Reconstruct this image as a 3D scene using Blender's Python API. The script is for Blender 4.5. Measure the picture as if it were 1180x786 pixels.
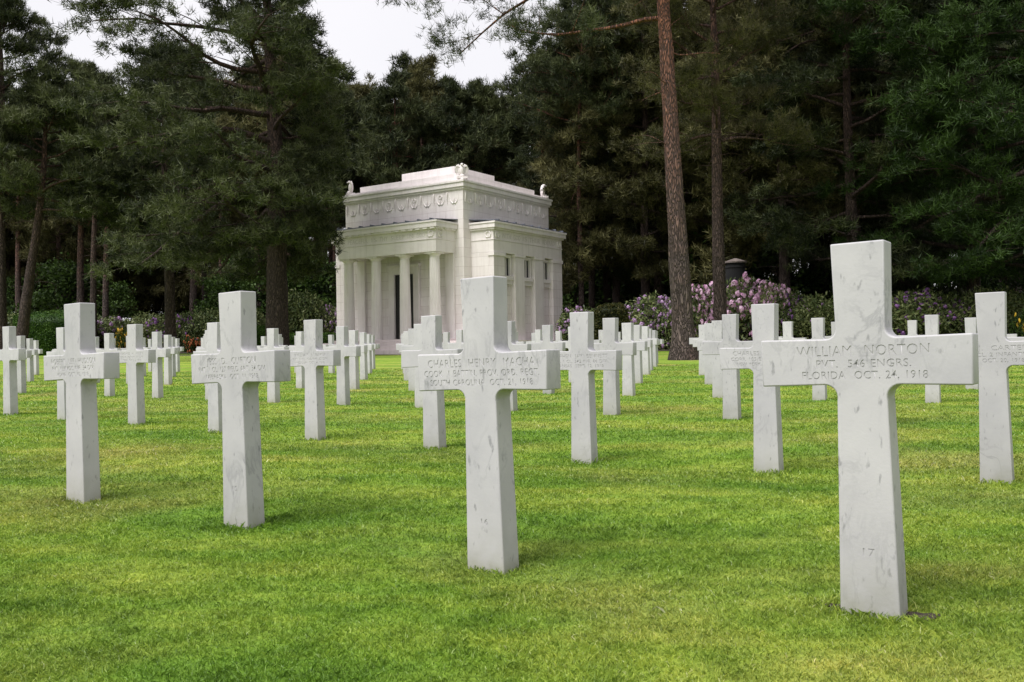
import bpy, bmesh, math, random
import numpy as np
from mathutils import Vector, Matrix

# ------------------------------------------------------------------ camera, sky, sun, exposure
for o in list(bpy.data.objects): bpy.data.objects.remove(o)
S = bpy.context.scene
COL = S.collection
CAM_H = 0.7461; PITCH = 0.0065; ROLL = -0.0157; FPX = 1055.2; YAW = 0.5969
IW, IH = 1180.0, 786.0
cam_d = bpy.data.cameras.new('camera'); cam = bpy.data.objects.new('camera', cam_d); COL.objects.link(cam)
cam_d.sensor_width = 36; cam_d.lens = 36*FPX/IW; cam_d.clip_start = 0.05; cam_d.clip_end = 3000
FWD = Vector((0, math.cos(PITCH), math.sin(PITCH)))
UP0 = Vector((0, -math.sin(PITCH), math.cos(PITCH)))
R0 = Vector((1, 0, 0))
RIGHT = R0*math.cos(ROLL) + UP0*math.sin(ROLL)
UP = UP0*math.cos(ROLL) - R0*math.sin(ROLL)
cam.matrix_world = Matrix(((RIGHT.x, UP.x, -FWD.x, 0), (RIGHT.y, UP.y, -FWD.y, 0), (RIGHT.z, UP.z, -FWD.z, CAM_H), (0, 0, 0, 1)))
S.camera = cam

SUN_EL, SUN_AZ = 57.0, -132.0     # azimuth measured clockwise from +Y (view direction); left and behind the camera
w = bpy.data.worlds.new('World'); S.world = w; w.use_nodes = True
nt = w.node_tree; nt.nodes.clear()
sky = nt.nodes.new('ShaderNodeTexSky'); sky.sky_type = 'NISHITA'; sky.sun_disc = False
sky.sun_elevation = math.radians(SUN_EL); sky.sun_rotation = math.radians(SUN_AZ)
tc = nt.nodes.new('ShaderNodeTexCoord'); ns = nt.nodes.new('ShaderNodeTexNoise')
ns.inputs['Scale'].default_value = 2.2; ns.inputs['Detail'].default_value = 5
cr = nt.nodes.new('ShaderNodeValToRGB')
cr.color_ramp.elements[0].position = 0.3; cr.color_ramp.elements[0].color = (.86, .86, .86, 1)
cr.color_ramp.elements[1].position = 0.7; cr.color_ramp.elements[1].color = (.97, .97, .97, 1)
mx = nt.nodes.new('ShaderNodeMix'); mx.data_type = 'RGBA'
mx.inputs[7].default_value = (8.9, 8.75, 9.05, 1)
bg = nt.nodes.new('ShaderNodeBackground'); bg.inputs[1].default_value = 0.062
out = nt.nodes.new('ShaderNodeOutputWorld')
L = nt.links.new
L(tc.outputs['Generated'], ns.inputs['Vector']); L(ns.outputs['Fac'], cr.inputs[0]); L(cr.outputs[0], mx.inputs[0])
L(sky.outputs[0], mx.inputs[6]); L(mx.outputs[2], bg.inputs[0]); L(bg.outputs[0], out.inputs[0])
sd = bpy.data.lights.new('sun', 'SUN'); sd.energy = 2.9; sd.angle = math.radians(34); sd.color = (1, .975, .95)
so = bpy.data.objects.new('sun', sd); COL.objects.link(so)
az, el = math.radians(SUN_AZ), math.radians(SUN_EL)
sdir = Vector((math.sin(az)*math.cos(el), math.cos(az)*math.cos(el), math.sin(el)))
so.rotation_euler = (-sdir).to_track_quat('-Z', 'Y').to_euler()
so.location = sdir*50
S.view_settings.view_transform = 'Standard'; S.view_settings.look = 'None'
S.view_settings.exposure = 0.88; S.view_settings.gamma = 1
S.cycles.max_bounces = 6; S.cycles.diffuse_bounces = 3; S.cycles.glossy_bounces = 2
S.cycles.transmission_bounces = 3; S.cycles.transparent_max_bounces = 4
S.cycles.caustics_reflective = False; S.cycles.caustics_refractive = False

# ------------------------------------------------------------------ helpers
rnd = random.Random(7)
U2 = Vector((math.cos(YAW), -math.sin(YAW), 0)); V2 = Vector((math.sin(YAW), math.cos(YAW), 0))

def ray(px, py):
    x = (px-IW/2)/FPX; y = (IH/2-py)/FPX
    return FWD + RIGHT*x + UP*y
def at(px, Y, py=398):
    """world X of an image column at world depth Y"""
    d = ray(px, py); return d.x/d.y*Y
def zat(px, py, Y):
    d = ray(px, py); return CAM_H + d.z/d.y*Y

# lawn height
BUMPS = []
def ground(X, Y):
    X = np.asarray(X, float); Y = np.asarray(Y, float)
    g = np.interp(Y, [-20, 8, 12, 16, 20, 26, 33, 46, 60, 75, 200], [0, .02, .045, .075, .11, .15, .19, .42, .56, .8, 1.3])
    g = g + .035*np.exp(-((Y-18)/3.5)**2)*(1/(1+np.exp(-(X-1)/1.0)))
    g = g + .25*np.exp(-((Y-53)/9.0)**2)*(1/(1+np.exp(-(X-9)/1.5)))
    for bx, by, s, h in BUMPS:
        g = g + h*np.exp(-((X-bx)**2+(Y-by)**2)/(s*s))
    return g
def gz(x, y): return float(ground(x, y))

def tag(o, label=None, cat=None, group=None, kind=None):
    if label: o['label'] = label
    if cat: o['category'] = cat
    if group: o['group'] = group
    if kind: o['kind'] = kind
    return o
def empty(name, loc=(0, 0, 0), rz=0):
    o = bpy.data.objects.new(name, None); COL.objects.link(o); o.location = loc; o.rotation_euler = (0, 0, rz)
    o.empty_display_size = .2
    return o
def link(name, me, mat=None, parent=None):
    o = bpy.data.objects.new(name, me); COL.objects.link(o)
    if mat is not None and not me.materials: me.materials.append(mat)
    if parent is not None: o.parent = parent
    return o
def copy_tree(o, parent=None):
    c = o.copy(); COL.objects.link(c); c.parent = parent
    for ch in o.children: copy_tree(ch, c)
    return c
def npmesh(name, V, F, attrs=None, smooth=False):
    """V (n,3); F (m,k) all faces with the same k, or list of such arrays"""
    Fs = F if isinstance(F, list) else [F]
    Fs = [f for f in Fs if len(f)]
    me = bpy.data.meshes.new(name)
    nl = sum(f.size for f in Fs); npoly = sum(len(f) for f in Fs)
    me.vertices.add(len(V)); me.vertices.foreach_set('co', np.ascontiguousarray(V, np.float32).ravel())
    me.loops.add(nl); me.polygons.add(npoly)
    me.loops.foreach_set('vertex_index', np.concatenate([f.ravel() for f in Fs]).astype(np.int32))
    tot = np.concatenate([np.full(len(f), f.shape[1]) for f in Fs]); st = np.concatenate([[0], np.cumsum(tot)[:-1]])
    me.polygons.foreach_set('loop_start', st.astype(np.int32))
    me.polygons.foreach_set('use_smooth', np.full(npoly, smooth))
    if attrs:
        for k, v in attrs.items():
            a = me.attributes.new(k, 'FLOAT', 'POINT'); a.data.foreach_set('value', np.asarray(v, np.float32))
    me.update(calc_edges=True); me.validate()
    return me
def box(bm, x0, x1, y0, y1, z0, z1):
    vs = [bm.verts.new((x, y, z)) for z in (z0, z1) for x, y in ((x0, y0), (x1, y0), (x1, y1), (x0, y1))]
    for f in ((3, 2, 1, 0), (4, 5, 6, 7), (0, 1, 5, 4), (1, 2, 6, 5), (2, 3, 7, 6), (3, 0, 4, 7)):
        bm.faces.new([vs[i] for i in f])
def bmobj(name, bm, mat, parent=None, bevel=0, smooth=False, seg=2):
    if bevel:
        bmesh.ops.bevel(bm, geom=list(bm.edges), offset=bevel, segments=seg, affect='EDGES', profile=.6)
    me = bpy.data.meshes.new(name); bm.to_mesh(me); bm.free()
    if smooth:
        for p in me.polygons: p.use_smooth = True
    return link(name, me, mat, parent)
def boxes(name, bl, mat, parent=None, bevel=0):
    bm = bmesh.new()
    for b in bl: box(bm, *b)
    return bmobj(name, bm, mat, parent, bevel)
def tube(path, rad, n=8, twist=0.0, cap=True):
    """swept tube as arrays"""
    P = np.asarray(path, float); r = np.asarray(rad, float); m = len(P)
    T = np.gradient(P, axis=0); T /= np.linalg.norm(T, axis=1)[:, None]+1e-9
    ref = np.array([1., 0, 0]) if abs(T[0][0]) < .8 else np.array([0, 1., 0])
    A = ref-np.sum(T*ref, 1)[:, None]*T; A /= np.linalg.norm(A, axis=1)[:, None]
    B = np.cross(T, A)
    th = np.linspace(0, 2*np.pi, n, endpoint=False)
    V = P[:, None]+r[:, None, None]*(np.cos(th)[None, :, None]*A[:, None]+np.sin(th)[None, :, None]*B[:, None])
    V = V.reshape(-1, 3)
    i = np.arange(m-1)[:, None]*n; j = np.arange(n)[None]; k = (j+1) % n
    F = np.stack([i+j, i+k, i+n+k, i+n+j], -1).reshape(-1, 4)
    return V, F
class Acc:
    def __init__(s): s.V = []; s.F = []; s.n = 0
    def add(s, V, F): s.V.append(V); s.F.append(F+s.n); s.n += len(V)
    def mesh(s, name, smooth=True): return npmesh(name, np.concatenate(s.V), np.concatenate(s.F), smooth=smooth)

# ------------------------------------------------------------------ materials
def mat_new(name):
    m = bpy.data.materials.new(name); m.use_nodes = True
    nt = m.node_tree; nt.nodes.clear()
    o = nt.nodes.new('ShaderNodeOutputMaterial'); b = nt.nodes.new('ShaderNodeBsdfPrincipled')
    nt.links.new(b.outputs[0], o.inputs[0])
    return m, nt, b, o
def N(nt, t, **kw):
    n = nt.nodes.new(t)
    for k, v in kw.items():
        if k in n.inputs: n.inputs[k].default_value = v
        else: setattr(n, k, v)
    return n
def ramp(nt, src, stops):
    r = nt.nodes.new('ShaderNodeValToRGB'); e = r.color_ramp.elements
    while len(e) < len(stops): e.new(0.5)
    for i, (p, c) in enumerate(stops):
        e[i].position = p; e[i].color = tuple(c)+(1,) if len(c) == 3 else c
    nt.links.new(src, r.inputs[0]); return r.outputs[0]
def mixc(nt, fac, a, b, mode='MIX'):
    m = nt.nodes.new('ShaderNodeMix'); m.data_type = 'RGBA'; m.blend_type = mode
    for s, v in ((0, fac), (6, a), (7, b)):
        if hasattr(v, 'node'): nt.links.new(v, m.inputs[s])
        else: m.inputs[s].default_value = v if s == 0 else (tuple(v)+(1,))[:4]
    return m.outputs[2]
def bump(nt, b, h, strength=.3, dist=.01):
    n = nt.nodes.new('ShaderNodeBump'); n.inputs['Strength'].default_value = strength; n.inputs['Distance'].default_value = dist
    nt.links.new(h, n.inputs['Height']); nt.links.new(n.outputs[0], b.inputs['Normal'])

def marble():
    m, nt, b, o = mat_new('white_marble'); l = nt.links.new
    tc = N(nt, 'ShaderNodeTexCoord'); oi = N(nt, 'ShaderNodeObjectInfo')
    sc = N(nt, 'ShaderNodeVectorMath', operation='SCALE'); sc.inputs[0].default_value = (31, 17, 23); l(oi.outputs['Random'], sc.inputs['Scale'])
    ad = N(nt, 'ShaderNodeVectorMath', operation='ADD'); l(tc.outputs['Object'], ad.inputs[0]); l(sc.outputs[0], ad.inputs[1])
    base = N(nt, 'ShaderNodeTexNoise', Scale=3.0, Detail=6.0, Roughness=.6); l(ad.outputs[0], base.inputs['Vector'])
    c0 = ramp(nt, base.outputs['Fac'], [(.3, (.345, .338, .358)), (.55, (.415, .405, .42)), (.75, (.455, .445, .455))])
    mp = N(nt, 'ShaderNodeMapping'); mp.inputs['Rotation'].default_value = (0, -.75, 0); mp.inputs['Scale'].default_value = (1.9, 1.6, .8); l(ad.outputs[0], mp.inputs['Vector'])
    vn = N(nt, 'ShaderNodeTexNoise', Scale=3.6, Detail=7.0, Roughness=.62, Distortion=1.2); l(mp.outputs[0], vn.inputs['Vector'])
    vein = ramp(nt, vn.outputs['Fac'], [(.47, (0, 0, 0)), (.497, (1, 1, 1)), (.503, (1, 1, 1)), (.53, (0, 0, 0))])
    msk = N(nt, 'ShaderNodeTexNoise', Scale=4.0, Detail=2.0); l(ad.outputs[0], msk.inputs['Vector'])
    mk = ramp(nt, msk.outputs['Fac'], [(.45, (0, 0, 0)), (.68, (1, 1, 1))])
    mm = N(nt, 'ShaderNodeMath', operation='MULTIPLY'); l(vein, mm.inputs[0]); l(mk, mm.inputs[1])
    mm2 = N(nt, 'ShaderNodeMath', operation='MULTIPLY'); l(mm.outputs[0], mm2.inputs[0]); mm2.inputs[1].default_value = .45
    c1 = mixc(nt, mm2.outputs[0], c0, (.20, .20, .215))
    sp = N(nt, 'ShaderNodeTexNoise', Scale=26.0, Detail=3.0, Roughness=.5); l(mp.outputs[0], sp.inputs['Vector'])
    spk = ramp(nt, sp.outputs['Fac'], [(.64, (0, 0, 0)), (.73, (.75, .75, .75))])
    c2 = mixc(nt, spk, c1, (.20, .20, .21))
    # weather stain near the turf
    sx = N(nt, 'ShaderNodeSeparateXYZ'); l(tc.outputs['Object'], sx.inputs[0])
    gr = ramp(nt, sx.outputs['Z'], [(.0, (1.3, 1.3, 1.3)), (.05, (.7, .7, .7)), (.16, (.2, .2, .2)), (.4, (0, 0, 0))])
    st = N(nt, 'ShaderNodeTexNoise', Scale=14.0, Detail=4.0); l(ad.outputs[0], st.inputs['Vector'])
    sm = N(nt, 'ShaderNodeMath', operation='MULTIPLY'); l(gr, sm.inputs[0]); l(st.outputs['Fac'], sm.inputs[1])
    c3 = mixc(nt, sm.outputs[0], c2, (.235, .235, .17))
    rs = N(nt, 'ShaderNodeHueSaturation'); l(c3, rs.inputs['Color'])
    mr = N(nt, 'ShaderNodeMapRange'); mr.inputs[3].default_value = .90; mr.inputs[4].default_value = 1.06; l(oi.outputs['Random'], mr.inputs[0]); l(mr.outputs[0], rs.inputs['Value'])
    l(rs.outputs[0], b.inputs['Base Color']); b.inputs['Roughness'].default_value = .6
    b.inputs['Specular IOR Level'].default_value = .35
    fn = N(nt, 'ShaderNodeTexNoise', Scale=120.0, Detail=3.0); l(tc.outputs['Object'], fn.inputs['Vector'])
    bump(nt, b, fn.outputs['Fac'], .18, .002)
    return m
def stone(name='portland_stone', tint=(1, 1, 1), course=True):
    m, nt, b, o = mat_new(name); l = nt.links.new
    tc = N(nt, 'ShaderNodeTexCoord')
    n1 = N(nt, 'ShaderNodeTexNoise', Scale=.7, Detail=7.0, Roughness=.62); l(tc.outputs['Object'], n1.inputs['Vector'])
    c = ramp(nt, n1.outputs['Fac'], [(.3, [.71*tint[0], .655*tint[1], .655*tint[2]]), (.6, [.81*tint[0], .755*tint[1], .755*tint[2]]), (.8, [.85*tint[0], .80*tint[1], .80*tint[2]])])
    # streaks that run down the face
    mp = N(nt, 'ShaderNodeMapping'); mp.inputs['Scale'].default_value = (2.2, 2.2, .16); l(tc.outputs['Object'], mp.inputs['Vector'])
    n2 = N(nt, 'ShaderNodeTexNoise', Scale=2.0, Detail=5.0, Roughness=.65); l(mp.outputs[0], n2.inputs['Vector'])
    s = ramp(nt, n2.outputs['Fac'], [(.48, (0, 0, 0)), (.72, (.38, .38, .38))])
    c = mixc(nt, s, c, (.50*tint[0], .45*tint[1], .43*tint[2]))
    if course:
        sx = N(nt, 'ShaderNodeSeparateXYZ'); l(tc.outputs['Object'], sx.inputs[0])
        sa = N(nt, 'ShaderNodeMath', operation='ADD'); l(sx.outputs['X'], sa.inputs[0]); l(sx.outputs['Y'], sa.inputs[1])
        cb = N(nt, 'ShaderNodeCombineXYZ'); l(sa.outputs[0], cb.inputs['X']); l(sx.outputs['Z'], cb.inputs['Y'])
        bk = N(nt, 'ShaderNodeTexBrick'); l(cb.outputs[0], bk.inputs['Vector'])
        bk.inputs['Scale'].default_value = 1.0; bk.inputs['Brick Width'].default_value = 1.25; bk.inputs['Row Height'].default_value = .52
        bk.inputs['Mortar Size'].default_value = .010; bk.inputs['Mortar Smooth'].default_value = .3
        bk.inputs['Color1'].default_value = (1, 1, 1, 1); bk.inputs['Color2'].default_value = (.93, .915, .91, 1); bk.inputs['Mortar'].default_value = (.72, .68, .67, 1)
        bk.inputs['Bias'].default_value = -.2
        c = mixc(nt, 1.0, c, bk.outputs['Color'], 'MULTIPLY')
    l(c, b.inputs['Base Color']); b.inputs['Roughness'].default_value = .8
    n3 = N(nt, 'ShaderNodeTexNoise', Scale=30.0, Detail=3.0); l(tc.outputs['Object'], n3.inputs['Vector']); bump(nt, b, n3.outputs['Fac'], .2, .01)
    return m
def plain(name, col, rough=.7, var=.25, scale=6.0, metallic=0, bmp=.2):
    m, nt, b, o = mat_new(name); l = nt.links.new
    tc = N(nt, 'ShaderNodeTexCoord'); n1 = N(nt, 'ShaderNodeTexNoise', Scale=scale, Detail=6.0); l(tc.outputs['Object'], n1.inputs['Vector'])
    c = ramp(nt, n1.outputs['Fac'], [(.3, [v*(1-var) for v in col]), (.7, [min(1, v*(1+var)) for v in col])])
    l(c, b.inputs['Base Color']); b.inputs['Roughness'].default_value = rough; b.inputs['Metallic'].default_value = metallic
    bump(nt, b, n1.outputs['Fac'], bmp, .02)
    return m
def bark(name, low, high, zmid, zspan):
    m, nt, b, o = mat_new(name); l = nt.links.new
    tc = N(nt, 'ShaderNodeTexCoord'); oi = N(nt, 'ShaderNodeObjectInfo')
    mp = N(nt, 'ShaderNodeMapping'); mp.inputs['Scale'].default_value = (1, 1, .2); l(tc.outputs['Object'], mp.inputs['Vector'])
    nz = N(nt, 'ShaderNodeTexNoise', Scale=3.0, Detail=4.0); l(mp.outputs[0], nz.inputs['Vector'])
    ad = N(nt, 'ShaderNodeVectorMath', operation='MULTIPLY_ADD'); l(nz.outputs['Color'], ad.inputs[0]); ad.inputs[1].default_value = (.4, .4, .5); l(mp.outputs[0], ad.inputs[2])
    vo = N(nt, 'ShaderNodeTexVoronoi', feature='DISTANCE_TO_EDGE', Scale=17.0); l(ad.outputs[0], vo.inputs['Vector'])
    crack = ramp(nt, vo.outputs['Distance'], [(0, (0, 0, 0)), (.24, (1, 1, 1))])
    vc = N(nt, 'ShaderNodeTexVoronoi', Scale=17.0); l(ad.outputs[0], vc.inputs['Vector'])
    sx = N(nt, 'ShaderNodeSeparateXYZ'); l(tc.outputs['Object'], sx.inputs[0])
    mr = N(nt, 'ShaderNodeMapRange'); mr.inputs[1].default_value = zmid-zspan; mr.inputs[2].default_value = zmid+zspan; l(sx.outputs['Z'], mr.inputs[0])
    n2 = N(nt, 'ShaderNodeTexNoise', Scale=1.2, Detail=5.0); l(tc.outputs['Object'], n2.inputs['Vector'])
    m1 = N(nt, 'ShaderNodeMath', operation='ADD'); l(mr.outputs[0], m1.inputs[0]); 
    m0 = N(nt, 'ShaderNodeMath', operation='MULTIPLY_ADD'); l(n2.outputs['Fac'], m0.inputs[0]); m0.inputs[1].default_value = .7; m0.inputs[2].default_value = -.35
    l(m0.outputs[0], m1.inputs[1]); m1.use_clamp = True
    c = mixc(nt, m1.outputs[0], low, high)
    pv = N(nt, 'ShaderNodeMapRange'); pv.inputs[3].default_value = .75; pv.inputs[4].default_value = 1.25
    sp = N(nt, 'ShaderNodeSeparateColor'); l(vc.outputs['Color'], sp.inputs[0]); l(sp.outputs[0], pv.inputs[0])
    hs = N(nt, 'ShaderNodeHueSaturation'); l(c, hs.inputs['Color']); l(pv.outputs[0], hs.inputs['Value'])
    dk = mixc(nt, crack, [v*.38 for v in low], hs.outputs[0])
    l(dk, b.inputs['Base Color']); b.inputs['Roughness'].default_value = .9; b.inputs['Specular IOR Level'].default_value = .2
    bump(nt, b, crack, 1.0, .06)
    return m
def foliage(name, dark, mid, light, trans=.25, rough=.55, nscale=.5):
    m, nt, b, o = mat_new(name); l = nt.links.new
    tc = N(nt, 'ShaderNodeTexCoord'); at_ = N(nt, 'ShaderNodeAttribute', attribute_name='tint'); oi = N(nt, 'ShaderNodeObjectInfo')
    n1 = N(nt, 'ShaderNodeTexNoise', Scale=nscale, Detail=3.0); l(tc.outputs['Object'], n1.inputs['Vector'])
    a = N(nt, 'ShaderNodeMath', operation='MULTIPLY_ADD'); l(n1.outputs['Fac'], a.inputs[0]); a.inputs[1].default_value = 1.3; a.inputs[2].default_value = -.55
    a2 = N(nt, 'ShaderNodeMath', operation='MULTIPLY_ADD'); l(at_.outputs['Fac'], a2.inputs[0]); a2.inputs[1].default_value = .85; l(a.outputs[0], a2.inputs[2])
    a3 = N(nt, 'ShaderNodeMath', operation='MULTIPLY_ADD'); l(oi.outputs['Random'], a3.inputs[0]); a3.inputs[1].default_value = .3; l(a2.outputs[0], a3.inputs[2])
    c = ramp(nt, a3.outputs[0], [(.15, dark), (.55, mid), (1.0, light)])
    l(c, b.inputs['Base Color']); b.inputs['Roughness'].default_value = rough; b.inputs['Specular IOR Level'].default_value = .16
    tr = N(nt, 'ShaderNodeBsdfTranslucent'); l(c, tr.inputs[0]); ms = N(nt, 'ShaderNodeMixShader'); ms.inputs[0].default_value = trans
    l(b.outputs[0], ms.inputs[1]); l(tr.outputs[0], ms.inputs[2]); l(ms.outputs[0], o.inputs[0])
    return m
def grass_color(nt, blades):
    l = nt.links.new
    ge = N(nt, 'ShaderNodeNewGeometry')
    mp = N(nt, 'ShaderNodeMapping'); mp.inputs['Rotation'].default_value = (0, 0, YAW); mp.inputs['Scale'].default_value = (.55, 1.5, 1); l(ge.outputs['Position'], mp.inputs['Vector'])
    n1 = N(nt, 'ShaderNodeTexNoise', Scale=.9, Detail=6.0, Roughness=.62); l(mp.outputs[0], n1.inputs['Vector'])
    n2 = N(nt, 'ShaderNodeTexNoise', Scale=7.0, Detail=6.0, Roughness=.7); l(ge.outputs['Position'], n2.inputs['Vector'])
    n3 = N(nt, 'ShaderNodeTexNoise', Scale=.55, Detail=3.0); n3.inputs['Vector'].default_value = (0, 0, 0); l(ge.outputs['Position'], n3.inputs['Vector'])
    base = ramp(nt, n1.outputs['Fac'], [(.26, (.100, .200, .020)), (.42, (.160, .290, .028)), (.56, (.250, .350, .045)), (.72, (.360, .400, .085))])
    pat = ramp(nt, n3.outputs['Fac'], [(.52, (0, 0, 0)), (.72, (.6, .6, .6))])
    base = mixc(nt, pat, base, (.35, .315, .10))
    sp_ = N(nt, 'ShaderNodeSeparateXYZ'); rt = N(nt, 'ShaderNodeMapping'); rt.inputs['Rotation'].default_value = (0, 0, YAW); l(ge.outputs['Position'], rt.inputs['Vector']); l(rt.outputs[0], sp_.inputs[0])
    ph = N(nt, 'ShaderNodeMath', operation='MULTIPLY_ADD'); l(n3.outputs['Fac'], ph.inputs[0]); ph.inputs[1].default_value = 2.5
    sc_ = N(nt, 'ShaderNodeMath', operation='MULTIPLY'); l(sp_.outputs['Y'], sc_.inputs[0]); sc_.inputs[1].default_value = 3.3; l(sc_.outputs[0], ph.inputs[2])
    sn = N(nt, 'ShaderNodeMath', operation='SINE'); l(ph.outputs[0], sn.inputs[0])
    bd = N(nt, 'ShaderNodeMapRange'); bd.inputs[1].default_value = -.4; bd.inputs[2].default_value = .4; l(sn.outputs[0], bd.inputs[0])
    base = mixc(nt, 1.0, base, ramp(nt, bd.outputs[0], [(0, (.90, .93, .92)), (1, (1.09, 1.05, 1.05))]), 'MULTIPLY')   # mower bands along the rows
    det = ramp(nt, n2.outputs['Fac'], [(.3, (.55, .6, .5)), (.5, (1, 1, 1)), (.72, (1.35, 1.22, 1.3))])
    c = mixc(nt, 1.0, base, det, 'MULTIPLY')
    return c, n1, n2
def grass_ground():
    m, nt, b, o = mat_new('mown_turf'); l = nt.links.new
    c, n1, n2 = grass_color(nt, False)
    n4 = N(nt, 'ShaderNodeTexNoise', Scale=60.0, Detail=5.0, Roughness=.8); ge = N(nt, 'ShaderNodeNewGeometry'); l(ge.outputs['Position'], n4.inputs['Vector'])
    d = ramp(nt, n4.outputs['Fac'], [(.3, (.5, .5, .5)), (.6, (1.05, 1.05, 1.05))])
    c = mixc(nt, 1.0, c, d, 'MULTIPLY')
    # worn earth beyond the lawn's edge is a sheet of its own; this is only turf
    l(c, b.inputs['Base Color']); b.inputs['Roughness'].default_value = .85; b.inputs['Specular IOR Level'].default_value = .15
    ah = N(nt, 'ShaderNodeMath', operation='ADD'); l(n4.outputs['Fac'], ah.inputs[0]); l(n2.outputs['Fac'], ah.inputs[1])
    bump(nt, b, ah.outputs[0], .7, .03)
    return m
def grass_blade():
    m, nt, b, o = mat_new('grass_blades'); l = nt.links.new
    c, n1, n2 = grass_color(nt, True)
    at_ = N(nt, 'ShaderNodeAttribute', attribute_name='tint')
    v = ramp(nt, at_.outputs['Fac'], [(0, (.55, .62, .6)), (.5, (1.0, 1.0, 1.0)), (.9, (1.3, 1.18, 1.3)), (.965, (1.45, 1.25, 1.6)), (1.0, (2.0, 1.6, 6.0))])  # top stops paint white glints into the colour of a few blades
    c = mixc(nt, 1.0, c, v, 'MULTIPLY')
    l(c, b.inputs['Base Color']); b.inputs['Roughness'].default_value = .42; b.inputs['Specular IOR Level'].default_value = .45
    tr = N(nt, 'ShaderNodeBsdfTranslucent'); l(c, tr.inputs[0]); ms = N(nt, 'ShaderNodeMixShader'); ms.inputs[0].default_value = .35
    l(b.outputs[0], ms.inputs[1]); l(tr.outputs[0], ms.inputs[2]); l(ms.outputs[0], o.inputs[0])
    return m

M = dict(
    marble=marble(), stone=stone(), trim=stone('trim_stone', (.99, .99, .99), False), step=stone('step_stone', (.97, .92, .92), False),
    letter=plain('carved_letter_dirt', (.35, .345, .35), .8, .06, 20),  # grey of the dirt lying in the letter grooves
    lead=plain('lead_sheet', (.16, .17, .21), .5, .3, 3, .3), door=plain('bronze_door', (.012, .011, .011), .45, .3, 5, .2),
    glass=plain('dark_window_glass', (.012, .013, .015), .1, .2, 2, 0, 0),
    earth=plain('bare_earth', (.030, .020, .013), .95, .4, 60, 0, 1.0),
    path=plain('pale_gravel', (.42, .37, .32), .95, .15, 30, 0, .5),
    floor=plain('forest_litter', (.050, .040, .024), .95, .5, 1.5, 0, .8),
    tank=plain('dark_painted_tank', (.006, .006, .007), .95, .3, 3), cap=plain('weathered_tank_lid', (.16, .13, .12), .8, .3, 4),
    bark_dark=bark('dark_pine_bark', (.075, .055, .047), (.11, .068, .055), 9, 5),
    bark_red=bark('reddish_pine_bark', (.115, .088, .080), (.25, .108, .068), 8.0, 4.5),
    bark_thin=bark('thin_pine_bark', (.085, .062, .056), (.15, .082, .062), 9.0, 5),
    needles=foliage('pine_needles', (.008, .013, .005), (.026, .035, .013), (.084, .098, .038), .18),
    needles_warm=foliage('olive_pine_needles', (.017, .018, .006), (.050, .050, .017), (.130, .122, .048), .18),
    needles_deep=foliage('deep_green_needles', (.004, .010, .002), (.012, .026, .005), (.036, .066, .013), .15),
    leaf=foliage('broad_leaves', (.008, .017, .004), (.022, .044, .009), (.07, .12, .024), .25, .5, .3),
    rhodo=foliage('rhododendron_leaves', (.026, .040, .013), (.075, .105, .034), (.185, .205, .085), .12, .4, 1.2),
    yew=foliage('clipped_yew', (.007, .011, .004), (.020, .026, .006), (.055, .050, .012), .1, .6, 1.5),
    hedge=foliage('clipped_hedge', (.012, .035, .006), (.030, .070, .010), (.075, .14, .02), .15, .5, 1.5),
)
def petal(name, a, b_):
    m, nt, b, o = mat_new(name); l = nt.links.new
    at_ = N(nt, 'ShaderNodeAttribute', attribute_name='tint')
    c = ramp(nt, at_.outputs['Fac'], [(0, a), (1, b_)]); l(c, b.inputs['Base Color']); b.inputs['Roughness'].default_value = .6
    tr = N(nt, 'ShaderNodeBsdfTranslucent'); l(c, tr.inputs[0]); ms = N(nt, 'ShaderNodeMixShader'); ms.inputs[0].default_value = .3
    l(b.outputs[0], ms.inputs[1]); l(tr.outputs[0], ms.inputs[2]); l(ms.outputs[0], o.inputs[0])
    return m
M['pink'] = petal('pink_petals', (.60, .30, .50), (.85, .62, .78))
M['lilac'] = petal('lilac_petals', (.30, .15, .34), (.55, .38, .58))
M['purple'] = petal('purple_petals', (.14, .05, .20), (.38, .18, .46))
M['yellow'] = petal('yellow_petals', (.65, .40, .03), (.80, .55, .06))
M['orange'] = petal('orange_petals', (.55, .12, .06), (.75, .30, .12))

# ------------------------------------------------------------------ lattice of the graves
S1, S2, GX, GY = 1.2866, 2.8959, 0.9451, 2.4684
def lat(i, j):
    return (GX - i*S1*math.cos(YAW) + j*S2*math.sin(YAW) + .044*U2.y*-1, GY + i*S1*math.sin(YAW) + j*S2*math.cos(YAW) + .044*V2.y)
# measured (column, base row of the photograph) for the two nearest rows: small undulations of the turf
NEAR = {(0, 0): (1003, 706, 425), (1, 0): (560, 655.5, 337), (2, 0): (272, 606.5, 268), (3, 0): (87, 576.5, 224),
        (0, 1): (1148, 553, 217), (1, 1): (883, 541, 193.5), (2, 1): (670, 531, 174), (3, 1): (497, 515, 152),
        (4, 1): (359, 505, 136.5), (5, 1): (246, 497, 125), (6, 1): (153, 488, 113), (8, 1): (8, 477, 101)}
POS = {}
for (i, j), (px, py, h) in NEAR.items():
    Y = FPX/h
    lx, ly = lat(i, j)
    Y = ly*.4+Y*.6
    X = at(px, Y, py)
    z = zat(px, py, Y)
    g0 = float(ground(X, Y)); X0, Y0 = X, Y
    X += V2.x*.044; Y += V2.y*.044          # the face was measured; the stone's middle lies behind it
    POS[(i, j)] = (X, Y)
    BUMPS.append((X0, Y0, .55 if j == 0 else .9, z-g0-(.012 if j == 0 else .016)))
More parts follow.
